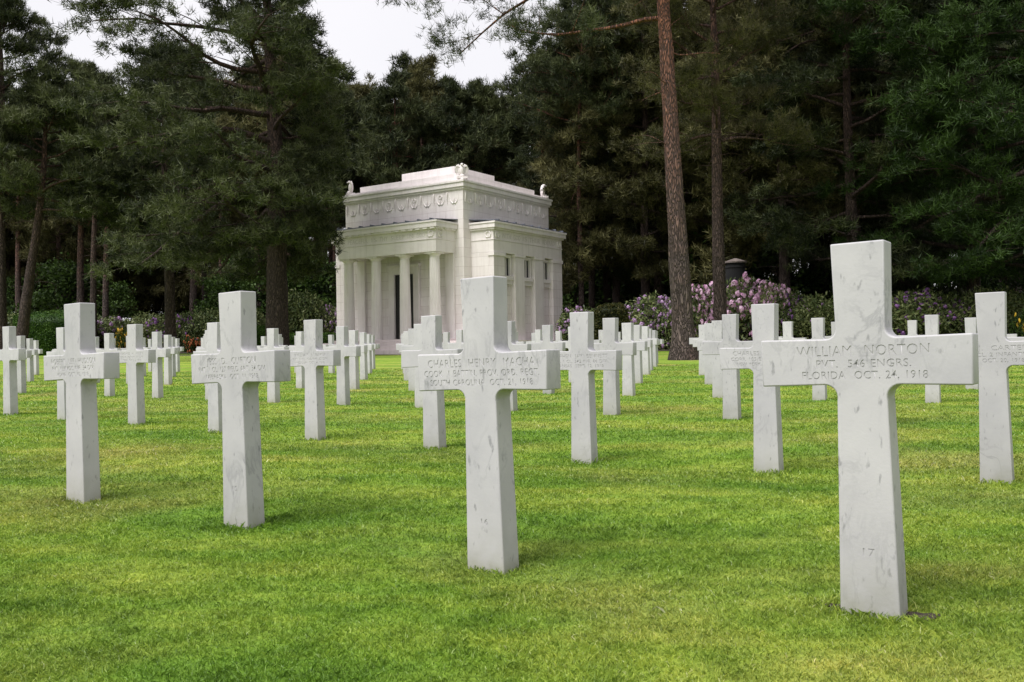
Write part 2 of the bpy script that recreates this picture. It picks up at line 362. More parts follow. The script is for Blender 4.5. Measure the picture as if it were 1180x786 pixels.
# ------------------------------------------------------------------ ground sheets
def grid_sheet(name, xs, ys, mat, dz=0.0, noise=0.0):
    X, Y = np.meshgrid(xs, ys); Z = ground(X, Y)+dz
    if noise:
        r = np.random.RandomState(3)
        for s, a in ((.9, .35), (2.3, .2), (5.1, .1), (0.31, .5)):
            p = r.rand(4)*6.28
            Z = Z+noise*a*(np.sin(X*s+p[0]+1.3*np.sin(Y*s*.7+p[1]))*np.sin(Y*s*1.1+p[2]+np.sin(X*s*.6+p[3])))
    V = np.stack([X, Y, Z], -1).reshape(-1, 3); ny, nx = X.shape
    i = np.arange(ny-1)[:, None]*nx+np.arange(nx-1)[None]
    F = np.stack([i, i+1, i+nx+1, i+nx], -1).reshape(-1, 4)
    return tag(link(name, npmesh(name, V, F, smooth=True), mat), kind='structure')
ys = np.concatenate([np.arange(-14, 1, 1.0), np.arange(1, 14, .12), np.arange(14, 40, .4), np.arange(40, 96, 1.0)])
xs = np.concatenate([np.arange(-78, -10, 1.5), np.arange(-10, 10, .14), np.arange(10, 50, 1.5)])
grid_sheet('lawn', xs, ys, grass_ground())
# the woodland floor: starts behind the beds, laid slightly above the lawn
def strip(name, pts_near, pts_far, mat, dz, n=80, m=12, raise_edge=0):
    a = np.array(pts_near, float); b = np.array(pts_far, float)
    t = np.linspace(0, 1, n)
    def res(p):
        d = np.concatenate([[0], np.cumsum(np.linalg.norm(np.diff(p, axis=0), axis=1))]); d /= d[-1]
        return np.stack([np.interp(t, d, p[:, k]) for k in (0, 1)], 1)
    A, B = res(a), res(b); s = np.linspace(0, 1, m)[:, None, None]
    P = A[None]*(1-s)+B[None]*s
    Z = ground(P[..., 0], P[..., 1])+dz
    V = np.concatenate([P, Z[..., None]], -1).reshape(-1, 3)
    i = np.arange(m-1)[:, None]*n+np.arange(n-1)[None]
    F = np.stack([i, i+1, i+n+1, i+n], -1).reshape(-1, 4)
    return tag(link(name, npmesh(name, V, F, smooth=True), mat), kind='structure')
def wline(*p): return [(at(px, Y), Y) for px, Y in p]
strip('woodland_ground', wline((-260, 70), (-20, 67), (230, 64), (330, 56), (420, 60), (640, 60), (660, 46.5), (760, 44.5), (860, 43), (1000, 41), (1200, 39), (1500, 36)),
      wline((-500, 420), (200, 420), (300, 420), (400, 420), (560, 420), (640, 420), (700, 420), (900, 420), (1200, 420), (1700, 420)), M['floor'], .03, 120, 90)
# a pale path runs along the far edge of the lawn to the chapel
ch = Vector((-2.553, 50.0, 0))
def chp(x, y): v = ch+U2*x+V2*y; return (v.x, v.y)
strip('gravel_path', [chp(3.0, -4.2), chp(-8, -4.2), chp(-40, -4.2), chp(-75, -4.2)], [chp(3.0, -3.2), chp(-8, -3.2), chp(-40, -3.2), chp(-75, -3.2)], M['path'], .012, 60, 4)

# ------------------------------------------------------------------ grass blades (one mass of turf)
_n0 = POS[(0, 0)]
SOIL = [(_n0[0]+U2.x*.115+V2.x*.02, _n0[1]+U2.y*.125+V2.y*.02, .045), (_n0[0]-U2.x*.105, _n0[1]-U2.y*.105, .026)]
FEET = list(POS.values())
def make_grass():
    r = np.random.RandomState(11)
    bands = [(1.75, 2.6, 40000, .0022, .016), (2.6, 3.6, 26000, .0027, .016), (3.6, 5, 13000, .0038, .017), (5, 7.5, 6000, .0054, .020), (7.5, 11, 2700, .008, .021), (11, 17, 1000, .012, .023), (17, 27, 300, .020, .025)]
    VV = []; TT = []
    for y0, y1, dens, wd, ht in bands:
        hw = lambda y: .60*y+1.0
        A = (hw(y0)+hw(y1))*(y1-y0); n = int(A*dens)
        Y = y0+(y1-y0)*r.rand(n); X = (r.rand(n)*2-1)*hw(Y)
        # patchiness of growth
        pn = np.sin(X*5.1+2*np.sin(Y*3.7))*np.sin(Y*6.3+1.5*np.sin(X*4.1))
        tuft = .5+.5*np.sin(X*23+3*np.sin(Y*17))*np.sin(Y*27+2*np.sin(X*19))
        keep = r.rand(n) < (.85+.15*pn)
        for ex, ey, er in SOIL: keep &= ((X-ex)**2+(Y-ey)**2 > (er*(.75+.5*r.rand(n)))**2)
        X, Y, pn, tuft = X[keep], Y[keep], pn[keep], tuft[keep]; n = len(X)
        Z = ground(X, Y)-.003
        h = ht*(.45+.75*r.rand(n))*(1+.15*pn)*(.8+.4*tuft)
        h = h*np.where(r.rand(n) < .012, 1.7, 1.0)
        for cx, cy in FEET:      # the mower misses the blades against the stones
            h = h*(1+.9*np.exp(-(((X-cx)**2+(Y-cy)**2)/.15**2)**2))
        az = r.rand(n)*6.283; lean = h*(.25+.95*r.rand(n)); wa = az+1.57+r.randn(n)*.6
        w_ = wd*(.6+.8*r.rand(n))
        base = np.stack([X, Y, Z], 1); side = np.stack([np.cos(wa), np.sin(wa), 0*wa], 1)*w_[:, None]*.5
        ld = np.stack([np.cos(az)*lean, np.sin(az)*lean, 0*az], 1)
        mid = base+ld*.35+np.array([0, 0, 1])*h[:, None]*.6; tip = base+ld+np.array([0, 0, 1])*h[:, None]*(.95-.2*r.rand(n))[:, None]
        VV.append(np.stack([base-side, base+side, mid+side*.8, tip, mid-side*.8], 1)); TT.append(r.rand(n))
    V = np.concatenate(VV); T = np.concatenate(TT); n = len(V)
    F = np.arange(n*5).reshape(n, 5)
    me = npmesh('turf_grass', V.reshape(-1, 3), F, {'tint': np.repeat(T, 5)}, smooth=False)
    o = link('turf_grass', me, grass_blade())
    tag(o, 'short bright green mown grass blades with dry yellowish patches', 'grass', kind='stuff')
    return n
NG = make_grass()

for ex, ey, er in SOIL:
    th = np.linspace(0, 2*np.pi, 20, endpoint=False); rr = er*(.95+.25*np.sin(th*3+1)+.12*np.sin(th*5))
    V = [(ex, ey, gz(ex, ey)+.006)]+[(ex+a*math.cos(t_), ey+a*math.sin(t_), gz(ex, ey)+.005) for a, t_ in zip(rr, th)]
    F = np.array([(0, k+1, (k+1) % 20+1) for k in range(20)])
    tag(link('bare_earth', npmesh('bare_earth', np.array(V), F), M['earth']), kind='structure')

# ------------------------------------------------------------------ marble crosses
def cross_outline(v):
    """half outline (right side) from base to top centre; v varies the shape slightly"""
    pts = [(.082*v[0], -.12), (.0785*v[0], 0), (.0665*v[0], .575)]
    x1 = .0655*v[0]; r = .034; za = .616
    for k in range(7):
        a = math.pi-math.pi/2*k/6
        pts.append((x1+r+r*math.cos(a), za-r+r*math.sin(a)))
    pts += [(.272, .6125), (.274, .7435)]
    zb = .741; x2 = .0655*v[0]; r2 = .027
    for k in range(7):
        a = -math.pi/2-math.pi/2*k/6
        pts.append((x2+r2+r2*math.cos(a), zb+r2+r2*math.sin(a)))
    pts += [(.0715*v[0], .999)]
    return pts
def cross_mesh(seed, bevel=.0045):
    r = random.Random(seed); v = [1+r.uniform(-.02, .02)]
    half = cross_outline(v); pts = half+[(-x, z) for x, z in reversed(half)]
    bm = bmesh.new(); front = []; back = []
    for x, z in pts:
        t = .046-.004*z  # half thickness, slightly heavier at the foot
        front.append(bm.verts.new((x, -t, z))); back.append(bm.verts.new((x, t, z)))
    n = len(pts)
    bm.faces.new(front); bm.faces.new(list(reversed(back)))
    for k in range(n):
        q = (k+1) % n
        bm.faces.new((front[q], front[k], back[k], back[q]))
    bmesh.ops.recalc_face_normals(bm, faces=bm.faces)
    ed = [e for e in bm.edges if e.calc_face_angle(0) > .9]
    bmesh.ops.bevel(bm, geom=ed, offset=bevel, segments=2, affect='EDGES', profile=.6)
    for f in bm.faces: f.smooth = len(f.verts) == 4 and f.calc_area() < .012
    me = bpy.data.meshes.new('marble_cross'); bm.to_mesh(me); bm.free(); me.materials.append(M['marble'])
    return me
def text_obj(body, size, x, z, y, width=None, extrude=0, offset=.0001, sp=1.05):
    cu = bpy.data.curves.new('t', 'FONT'); cu.body = body; cu.size = size; cu.align_x = 'CENTER'; cu.space_character = sp
    cu.extrude = extrude; cu.offset = offset; cu.resolution_u = 3; cu.space_word = 1.3
    o = bpy.data.objects.new('t', cu); COL.objects.link(o)
    bpy.context.view_layer.update()
    sx = 1
    if width and o.dimensions.x > 0: sx = width/o.dimensions.x
    o.scale = (sx, 1, 1); o.location = (x, y, z); o.rotation_euler = (math.pi/2, 0, 0)
    bpy.context.view_layer.update()
    return o
def to_mesh(o, name, world=True):
    dg = bpy.context.evaluated_depsgraph_get(); me = bpy.data.meshes.new_from_object(o.evaluated_get(dg)); me.name = name
    if world: me.transform(o.matrix_world)
    return me
def engrave(body_me, lines, deep=.0021):
    """cut letters into the front face, return (cut mesh, letter floor mesh)"""
    flats = []; ob = bpy.data.objects.new('b', body_me); COL.objects.link(ob)
    for txt, size, x, z, width, yy in lines:
        t = text_obj(txt, size, x, z, -yy, width, extrude=deep); me = to_mesh(t, 'cutter'); bpy.data.objects.remove(t)
        bm = bmesh.new(); bm.from_mesh(me); bmesh.ops.remove_doubles(bm, verts=bm.verts, dist=1e-6); bm.to_mesh(me); bm.free()
        c = bpy.data.objects.new('c', me); COL.objects.link(c)
        md = ob.modifiers.new('b', 'BOOLEAN'); md.operation = 'DIFFERENCE'; md.object = c; md.solver = 'EXACT'; md.use_self = True
        bpy.context.view_layer.update()
        nm = to_mesh(ob, 'marble_cross', False)
        ok = len(nm.polygons) > len(ob.data.polygons)*.8 and len(nm.vertices) > 60
        ob.modifiers.clear(); bpy.data.objects.remove(c)
        if ok: ob.data = nm
        t = text_obj(txt, size, x, z, -yy+deep-.0004, width, extrude=0, offset=-.0001); flats.append(to_mesh(t, 'f')); bpy.data.objects.remove(t)
    res = ob.data; bpy.data.objects.remove(ob); fms = []
    for nm_, fl in (('inscription', flats[:3]), ('plot_number', flats[3:])):
        if not fl: continue
        bm = bmesh.new()
        for f in fl: bm.from_mesh(f)
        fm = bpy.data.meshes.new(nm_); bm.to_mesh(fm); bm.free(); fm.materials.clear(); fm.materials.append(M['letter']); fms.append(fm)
    return res, fms
def hT(z): return .046-.004*z
TEXTS = {
    (0, 0): [('WILLIAM  NORTON', .040, .002, .694, .345, hT(.7)), ('PVT.  546 ENGRS.', .030, .004, .663, .245, hT(.68)), ('FLORIDA  OCT. 24, 1918', .030, .004, .632, .325, hT(.65)), ('17', .030, .0, .160, .030, hT(.17))],
    (1, 0): [('CHARLES  HENRY  MACHA', .040, 0, .694, .455, hT(.7)), ("COOK  1 BATT'N. PROV. ORD. REGT.", .032, 0, .662, .488, hT(.68)), ('SOUTH CAROLINA  OCT. 21, 1918', .030, 0, .631, .435, hT(.65)), ('16', .028, .0, .160, .028, hT(.17))],
    (2, 0): [('JESS  D.  CLIFTON', .040, 0, .694, .32, hT(.7)), ('PVT. 1 CL. 127 FIELD ART. 34 DIV.', .032, 0, .662, .44, hT(.68)), ('NEBRASKA  OCT. 11, 1918', .030, 0, .631, .34, hT(.65)), ('15', .028, .0, .160, .028, hT(.17))],
    (3, 0): [('ROBERT  LEE  HUDSON', .040, 0, .694, .40, hT(.7)), ('PVT. ILLINOIS INF. 34 DIV.', .032, 0, .662, .38, hT(.68)), ('IOWA  OCT. 10, 1918', .030, 0, .631, .28, hT(.65))],
    (0, 1): [('LEE  J.  CARTER', .036, 0, .696, .33, hT(.7)), ('PVT. 1 CL. 2 INFANTRY', .029, 0, .664, .36, hT(.68)), ('OHIO  OCT. 20, 1918', .028, 0, .634, .30, hT(.65))],
    (1, 1): [('CHARLES  E.  MILLER', .036, 0, .696, .38, hT(.7)), ('CORP. 105 ENGRS. 30 DIV.', .029, 0, .664, .40, hT(.68)), ('NEW YORK  OCT. 9, 1918', .028, 0, .634, .33, hT(.65))],
    (2, 1): [('STEPHEN  JAY  BENNETT', .036, 0, .696, .42, hT(.7)), ('PVT. 1 CL. 342 INF. 86 DIV.', .029, 0, .664, .42, hT(.68)), ('KANSAS  SEPT. 12, 1918', .028, 0, .634, .36, hT(.65))],
    (4, 1): [('WILLIAM  J.  BAKER', .036, 0, .696, .38, hT(.7)), ('PVT. 1 CL. 138 INF. 35 DIV.', .029, 0, .664, .42, hT(.68)), ('MISSOURI  OCT. 4, 1918', .028, 0, .634, .34, hT(.65))],
    (6, 1): [('GEORGE  H.  ALLEN', .036, 0, .696, .36, hT(.7)), ('CORP. 308 INF. 77 DIV.', .029, 0, .664, .38, hT(.68)), ('TEXAS  OCT. 2, 1918', .028, 0, .634, .30, hT(.65))],
}
SHARED = [cross_mesh(100+k, .005) for k in range(4)]
ORD = ['first', 'second', 'third', 'fourth', 'fifth', 'sixth', 'seventh', 'eighth', 'ninth', 'tenth', 'eleventh', 'twelfth', 'thirteenth', 'fourteenth', 'fifteenth', 'sixteenth', 'seventeenth', 'eighteenth', 'nineteenth', 'twentieth', 'twenty-first', 'twenty-second', 'twenty-third', 'twenty-fourth', 'twenty-fifth', 'twenty-sixth']
NEARLAB = {
    (0, 0): 'largest white marble cross with dark veins, nearest at the right of the lawn',
    (1, 0): 'tall white marble cross standing in front of the chapel, nearest row',
    (2, 0): 'white marble cross in the nearest row, before the big dark pine at left',
    (3, 0): 'leftmost white marble cross of the nearest row, before the round green hedge',
    (0, 1): 'white marble cross at the right edge of the photo, second row',
    (1, 1): 'white marble cross just left of the largest cross, below the pink rhododendrons',
    (2, 1): 'white marble cross in the second row, below the clipped square yew',
}
RANGES = {0: (0, 3), 1: (0, 8), 2: (0, 12), 3: (1, 16), 4: (1, 20), 5: (1, 19), 6: (7, 18), 7: (8, 17), 8: (9, 12)}
for j, (a, b) in RANGES.items():
    n = 0
    for i in range(a, b+1):
        X, Y = POS.get((i, j), lat(i, j))
        if (i, j) not in POS:
            X += rnd.uniform(-.015, .015)*Y*.1; Y += rnd.uniform(-.02, .02)
        rz = -YAW+rnd.uniform(-.012, .012)
        if (i, j) == (0, 0): rz = -YAW-.02
        n += 1
        if (i, j) in TEXTS:
            body, fms = engrave(cross_mesh(i*7+j*13+1), TEXTS[(i, j)])
            o = link('marble_cross', body); [link(fm.name.split('.')[0], fm, None, o) for fm in fms]
        else:
            o = link('marble_cross', SHARED[(i*3+j) % 4])
        o.location = (X, Y, gz(X, Y)+.001); o.rotation_euler = (rnd.uniform(-.006, .006), (-.021 if j == 0 else -.010 if j == 1 else 0)+rnd.uniform(-.005, .005), rz)
        if (i, j) in POS: o.scale = (1.018, 1.018, 1.022)
        if (i, j) in NEARLAB: lab = NEARLAB[(i, j)]
        else: lab = 'white marble cross, %s from the right in the %s row back' % (ORD[n-1], ORD[j])
        tag(o, lab, 'cross', 'white marble crosses in rows on the lawn')

# ------------------------------------------------------------------ the chapel
CG = .40
chapel = empty('memorial_chapel', (ch.x, ch.y, 0), -YAW)
tag(chapel, 'square white stone memorial chapel with columned porch and garland frieze', 'chapel')
st, tr = M['stone'], M['trim']
A = 8.86; B = 8.83
boxes('wall', [(-A, 0, 0, B, .3, 9.50)], st, chapel, .012)
PX0, PX1, PY = -7.881, -.598, -1.674           # porch
WX, WY0, WY1 = 1.525, .66, 7.819              # side wing
boxes('platform', [(-A-1.5, 2.2, -2.3, B+.8, .1, 1.12), (PX0-.25, PX1+.25, -1.95, -.003, 1.123, 1.262)], M['step'], chapel, .02)
boxes('step', [(-A-1.5-.38, 2.2+.38, -2.3-.38, -2.303, .1, .92)], M['step'], chapel, .02)
boxes('step', [(-A-1.5-.76, 2.2+.76, -2.3-.78, -2.3-.383, .1, .68)], M['step'], chapel, .02)
# main cornice and stepped attic
boxes('cornice', [(-A-.08, .08, -.08, B+.08, 9.45, 9.56), (-A-.15, .15, -.15, B+.15, 9.563, 9.80), (-A-.20, .20, -.20, B+.20, 9.803, 9.93), (-A-.03, .03, -.03, B+.03, 9.933, 10.04)], tr, chapel, .02)
boxes('roof', [(-A+.62, -.62, .62, B-.62, 10.043, 10.50), (-A+2.4, -2.4, 2.4, B-2.4, 10.503, 11.35)], tr, chapel, .03)
# garland frieze: swags with leaf pendants, carved in relief
def garland(n, span):
    ac = Acc(); w_ = span/n
    for k in range(n):
        x0 = k*w_; ts = np.linspace(0, 1, 15)
        path = np.stack([x0+w_*(.16+.68*ts), .012+0*ts, 9.22-.52*np.sqrt(np.clip(1-(2*ts-1)**2, 0, 1))], 1)
        ac.add(*tube(path, .022+.045*np.sin(np.pi*ts), 7))
        for xx in (x0+.02*w_,):
            p = np.array([[xx, -.01, 9.36], [xx, -.05, 9.2], [xx, -.03, 8.98], [xx, -.02, 8.72]]); ac.add(*tube(p, [.04, .06, .035, .015], 6))
        if k % 2:   # rosette above the swag
            th = np.linspace(0, 2*np.pi, 9); p = np.stack([x0+w_*.5+.11*np.cos(th), -.02+0*th, 9.12+.12*np.sin(th)], 1); ac.add(*tube(p, np.full(9, .035), 6))
        p = np.stack([x0+w_*.5+np.array([0, 0, 0]), np.array([-.02, -.05, -.02]), np.array([9.0, 8.86, 8.7])], 1); ac.add(*tube(p, [.02, .05, .015], 6))
    return ac
for face in range(4):
    me = garland(9, A-.3 if face % 2 == 0 else B-.3).mesh('garland_frieze')
    o = link('garland_frieze', me, tr, chapel)
    o.location = [(-A+.15, 0, 0), (0, .15, 0), (-.15, B, 0), (-A, B-.15, 0)][face]; o.rotation_euler = (0, 0, face*math.pi/2)
# corner eagles
def eagle():
    ac = Acc()
    def blob(c, r, s=(1, 1, 1)):
        u = np.linspace(0, np.pi, 8); v = np.linspace(0, 2*np.pi, 10, endpoint=False)
        P = np.stack([np.outer(np.sin(u), np.cos(v))*r*s[0]+c[0], np.outer(np.sin(u), np.sin(v))*r*s[1]+c[1], np.outer(np.cos(u), np.ones(10))*r*s[2]+c[2]], -1).reshape(-1, 3)
        i = np.arange(7)[:, None]*10; j = np.arange(10)[None]; k = (j+1) % 10
        ac.add(P, np.stack([i+j, i+10+j, i+10+k, i+k], -1).reshape(-1, 4))
    blob((0, 0, .42), .19, (.9, .85, 1.7)); blob((0, -.08, .83), .105); blob((0, -.19, .80), .045, (1, 2, 1)); blob((0, -.1, .08), .16, (1, 1, .7))
    for s in (-1, 1):
        for k in range(6):
            t = k/5; p = np.array([[s*.10, .02, .66], [s*(.20+.13*t), .07, .84-.08*t], [s*(.30+.12*t), .10, .70-.12*t], [s*(.30+.03*t), .12, .30-.12*t]])
            ac.add(*tube(p, [.05, .06, .05, .02], 6))
    blob((0, .1, .45), .26, (1.05, .45, 1.55))
    bm = bmesh.new(); box(bm, -.33, .33, -.33, .33, -.12, 0); me0 = bpy.data.meshes.new('q'); bm.to_mesh(me0); bm.free()
    v = np.array([x.co[:] for x in me0.vertices]); f = np.array([p.vertices[:] for p in me0.polygons]); ac.add(v, f)
    return ac.mesh('eagle_statue', False)
em = eagle()
for x, y, a in ((-.22, .22, math.pi/4), (-A+.22, .22, -math.pi/4), (-.22, B-.22, math.pi*3/4), (-A+.22, B-.22, -math.pi*3/4)):
    o = link('eagle_statue', em, tr, chapel); o.location = (x, y, 10.13); o.rotation_euler = (0, 0, a); o.scale = (.85, .8, .82)
# porch: four fluted columns, entablature, sheet-lead roof
def column(h, r0, r1):
    n = 20; sub = 4; m = n*sub; ac = Acc(); zs = np.linspace(0, h-.26, 9); th = np.linspace(0, 2*np.pi, m, endpoint=False)
    fl = 1-.055*np.abs(np.sin(th*n/2))**.7
    V = np.concatenate([np.stack([(r0+(r1-r0)*(z/h)**1.2)*fl*np.cos(th), (r0+(r1-r0)*(z/h)**1.2)*fl*np.sin(th), z+0*th], 1) for z in zs])
    i = np.arange(8)[:, None]*m; j = np.arange(m)[None]; k = (j+1) % m
    ac.add(V, np.stack([i+j, i+k, i+m+k, i+m+j], -1).reshape(-1, 4))
    prof = [(r1*.97, h-.26), (r1*1.02, h-.24), (r1*1.0, h-.2), (r1*1.25, h-.12), (r1*1.32, h-.09), (r1*1.3, h-.08)]
    m = 40; th = np.linspace(0, 2*np.pi, m, endpoint=False)
    V = np.concatenate([np.stack([r*np.cos(th), r*np.sin(th), z+0*th], 1) for r, z in prof])
    i = np.arange(len(prof)-1)[:, None]*m; j = np.arange(m)[None]; k = (j+1) % m
    ac.add(V, np.stack([i+j, i+k, i+m+k, i+m+j], -1).reshape(-1, 4))
    a = r1*1.42
    v = np.array([(x, y, z) for z in (h-.085, h) for x, y in ((-a, -a), (a, -a), (a, a), (-a, a))]); f = np.array([(3, 2, 1, 0), (4, 5, 6, 7), (0, 1, 5, 4), (1, 2, 6, 5), (2, 3, 7, 6), (3, 0, 4, 7)])
    ac.add(v, f)
    return ac.mesh('column', False)
cm = column(5.94-1.262, .325, .265)
for k in range(4):
    o = link('column', cm, tr, chapel); o.location = (PX1-.45-2.128*k, PY+.42, 1.262)
boxes('entablature', [(PX0, PX1, PY, PY+.80, 5.945, 6.60), (PX0, PX0+.85, PY+.803, -.003, 5.945, 6.60), (PX1-.85, PX1, PY+.803, -.003, 5.945, 6.60),
                      (PX0-.03, PX1+.03, PY-.03, -.003, 6.603, 6.66), (PX0, PX1, PY, -.003, 6.663, 7.14),
                      (PX0-.10, PX1+.10, PY-.10, -.003, 7.143, 7.24), (PX0-.20, PX1+.20, PY-.20, -.003, 7.243, 7.50), (PX0-.24, PX1+.24, PY-.24, -.003, 7.503, 7.60)], tr, chapel, .008)
dl = [(PX0-.11, PX1+.11, PY-.125, PY-.101, 7.165, 7.23), (PX1+.101, PX1+.125, PY-.098, -.01, 7.165, 7.23)]
for k in range(15):
    x = PX0+.12+k*(PX1-PX0-.24)/14; dl.append((x-.14, x+.14, PY-.18, PY-.103, 7.16, 7.235))
for k in range(3):
    y = PY+.2+k*.55; dl.append((PX1+.103, PX1+.17, y-.14, y+.14, 7.16, 7.235))
boxes('dentil_band', dl, tr, chapel)
def lead_roof(x0, x1, y0, y1, z, rise, axis):
    bm = bmesh.new()
    if axis == 'y': q = [(x0, y0, z), (x1, y0, z), (x1, y1, z+rise), (x0, y1, z+rise)]
    else: q = [(x1, y0, z), (x1, y1, z), (x0, y1, z+rise), (x0, y0, z+rise)]
    t = [bm.verts.new((a, b, c+.05)) for a, b, c in q]; b_ = [bm.verts.new((a, b, c)) for a, b, c in q]
    bm.faces.new(t); bm.faces.new(list(reversed(b_)))
    for k in range(4): bm.faces.new((t[(k+1) % 4], t[k], b_[k], b_[(k+1) % 4]))
    bmesh.ops.recalc_face_normals(bm, faces=bm.faces)
    for k in range(9):
        f = (k+.5)/9
        if axis == 'y': box(bm, x0+(x1-x0)*f-.04, x0+(x1-x0)*f+.04, y0-.01, y0+.3, z+.0, z+.12)
        else: box(bm, x1-.3, x1+.01, y0+(y1-y0)*f-.04, y0+(y1-y0)*f+.04, z, z+.12)
    return bm
bmobj('porch_roof', lead_roof(PX0-.22, PX1+.22, PY-.22, -.003, 7.604, .16, 'y'), M['lead'], chapel)
boxes('pilaster', [(PX0+.02, PX0+.62, -.14, -.003, 1.265, 5.94)], tr, chapel, .01)
boxes('pilaster', [(PX1-.62, PX1-.02, -.14, -.003, 1.265, 5.94)], tr, chapel, .01)
DX = -4.24
boxes('door', [(DX-.72, DX+.72, -.035, -.004, 1.265, 4.98)], M['door'], chapel)
boxes('door_frame', [(DX-1.12, DX-.72, -.17, -.003, 1.265, 5.0), (DX+.72, DX+1.12, -.17, -.003, 1.265, 5.0), (DX-1.12, DX+1.12, -.17, -.003, 5.003, 5.42), (DX-1.2, DX+1.2, -.24, -.003, 5.423, 5.55)], tr, chapel, .015)
# wreath medallions at the ends of the friezes
def wreath():
    th = np.linspace(0, 2*np.pi, 17); ac = Acc()
    ac.add(*tube(np.stack([.17*np.cos(th), 0*th, .17*np.sin(th)], 1), np.full(17, .045), 6)); return ac.mesh('wreath_medallion')
wm = wreath()
for x, y, a in ((PX0+.35, PY-.01, 0), (PX1-.35, PY-.01, 0), (PX1+.01, PY+.4, math.pi/2), (WX-.35, WY0-.01, 0), (WX+.01, WY0+.35, math.pi/2), (WX+.01, WY1-.35, math.pi/2)):
    o = link('wreath_medallion', wm, tr, chapel); o.location = (x, y, 6.90); o.rotation_euler = (0, 0, a)
# side wings (right one in view, its twin on the hidden side)
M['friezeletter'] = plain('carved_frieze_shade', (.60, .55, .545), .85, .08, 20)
def wing(parent_x, flip):
    root = chapel; s = -1 if flip else 1
    def X(a): return parent_x+s*a
    def bx(l): return [(min(X(a), X(b)), max(X(a), X(b)), c, d, e, f) for a, b, c, d, e, f in l]
    b_, p_ = 1.05, .99; pier = 1.05
    y = WY0; walls = [(.003, WX-.36, WY0, WY1, .3, 5.94)]; pil = []
    edges = [WY0, WY0+pier]; bays = []
    c = WY0+pier
    for k in range(3):
        bays.append((c, c+b_)); c += b_
        if k < 2: pil.append((c, c+p_)); c += p_
    # piers at both ends
    walls += [(WX-.357, WX, WY0, WY0+pier, 1.1, 5.94), (WX-.357, WX, WY1-pier, WY1, 1.1, 5.94)]
    boxes('wing_wall', bx(walls), st, root, .01)
    for a0, a1 in pil:
        boxes('pilaster', bx([(WX-.357, WX-.03, a0+.02, a1-.02, 1.12, 5.80), (WX-.357, WX+.02, a0-.05, a1+.05, 5.803, 5.94)]), tr, root, .01)
    boxes('pier_capital', bx([(WX-.36, WX+.05, WY0-.05, WY0+pier+.04, 5.74, 5.93)]), tr, root, .01)
    boxes('pier_capital', bx([(WX-.36, WX+.05, WY1-pier-.04, WY1+.05, 5.74, 5.93)]), tr, root, .01)
    for a0, a1 in bays:
        m_ = (a0+a1)/2
        wd = boxes('window', bx([(WX-.354, WX-.345, m_-.30, m_+.30, 4.72, 5.72)]), M['glass'], root)
        boxes('window_frame', bx([(WX-.357, WX-.22, m_-.44, m_-.30, 4.72, 5.74), (WX-.357, WX-.22, m_+.30, m_+.44, 4.72, 5.74), (WX-.35, WX-.28, m_-.04, m_+.04, 4.72, 5.74), (WX-.357, WX-.22, m_-.44, m_+.44, 5.743, 5.90)]), tr, wd, .006)
        boxes('window_sill', bx([(WX-.357, WX-.12, a0+.01, a1-.01, 4.50, 4.717), (WX-.357, WX-.20, a0+.05, a1-.05, 4.25, 4.497)]), tr, wd, .006)
    boxes('wing_entablature', bx([(.003, WX, WY0, WY1, 5.945, 6.60), (.003, WX+.03, WY0-.03, WY1+.03, 6.603, 6.66), (.003, WX, WY0, WY1, 6.663, 7.16),
                                  (.003, WX+.10, WY0-.10, WY1+.10, 7.163, 7.26), (.003, WX+.20, WY0-.16, WY1+.20, 7.263, 7.50), (.003, WX+.24, WY0-.20, WY1+.24, 7.503, 7.60)]), tr, root, .008)
    if not flip:
        bmobj('wing_roof', lead_roof(.003, WX+.22, WY0-.18, WY1+.26, 7.604, .16, 'x'), M['lead'], root)
    else:
        boxes('wing_roof', bx([(.003, WX+.26, WY0-.26, WY1+.26, 7.604, 7.68)]), M['lead'], root)
wing(0, False); wing(-A, True)
# carved words of the friezes
def frieze_text(txt, x, y, z, width, size, rz):
    words = txt.split(); total = sum(len(w_) for w_ in words)+.9*(len(words)-1); x0 = -width/2; u = width/total
    for w_ in words:        # every carved word is a part
        ww = u*len(w_); t = text_obj(w_, size, x0+ww/2, 0, 0, ww*.93, extrude=.012, offset=0); me = to_mesh(t, 'frieze_word'); bpy.data.objects.remove(t); x0 += ww+.9*u
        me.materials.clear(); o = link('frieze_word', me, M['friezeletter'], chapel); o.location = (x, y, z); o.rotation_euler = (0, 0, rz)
frieze_text('WITH GOD IS THEIR REWARD', WX-.004, (WY0+WY1)/2, 6.76, 5.6, .38, math.pi/2)
frieze_text('PEACEFUL IS THY SLEEP IN GOD', (PX0+PX1)/2, PY+.009, 6.76, 5.8, .34, 0)

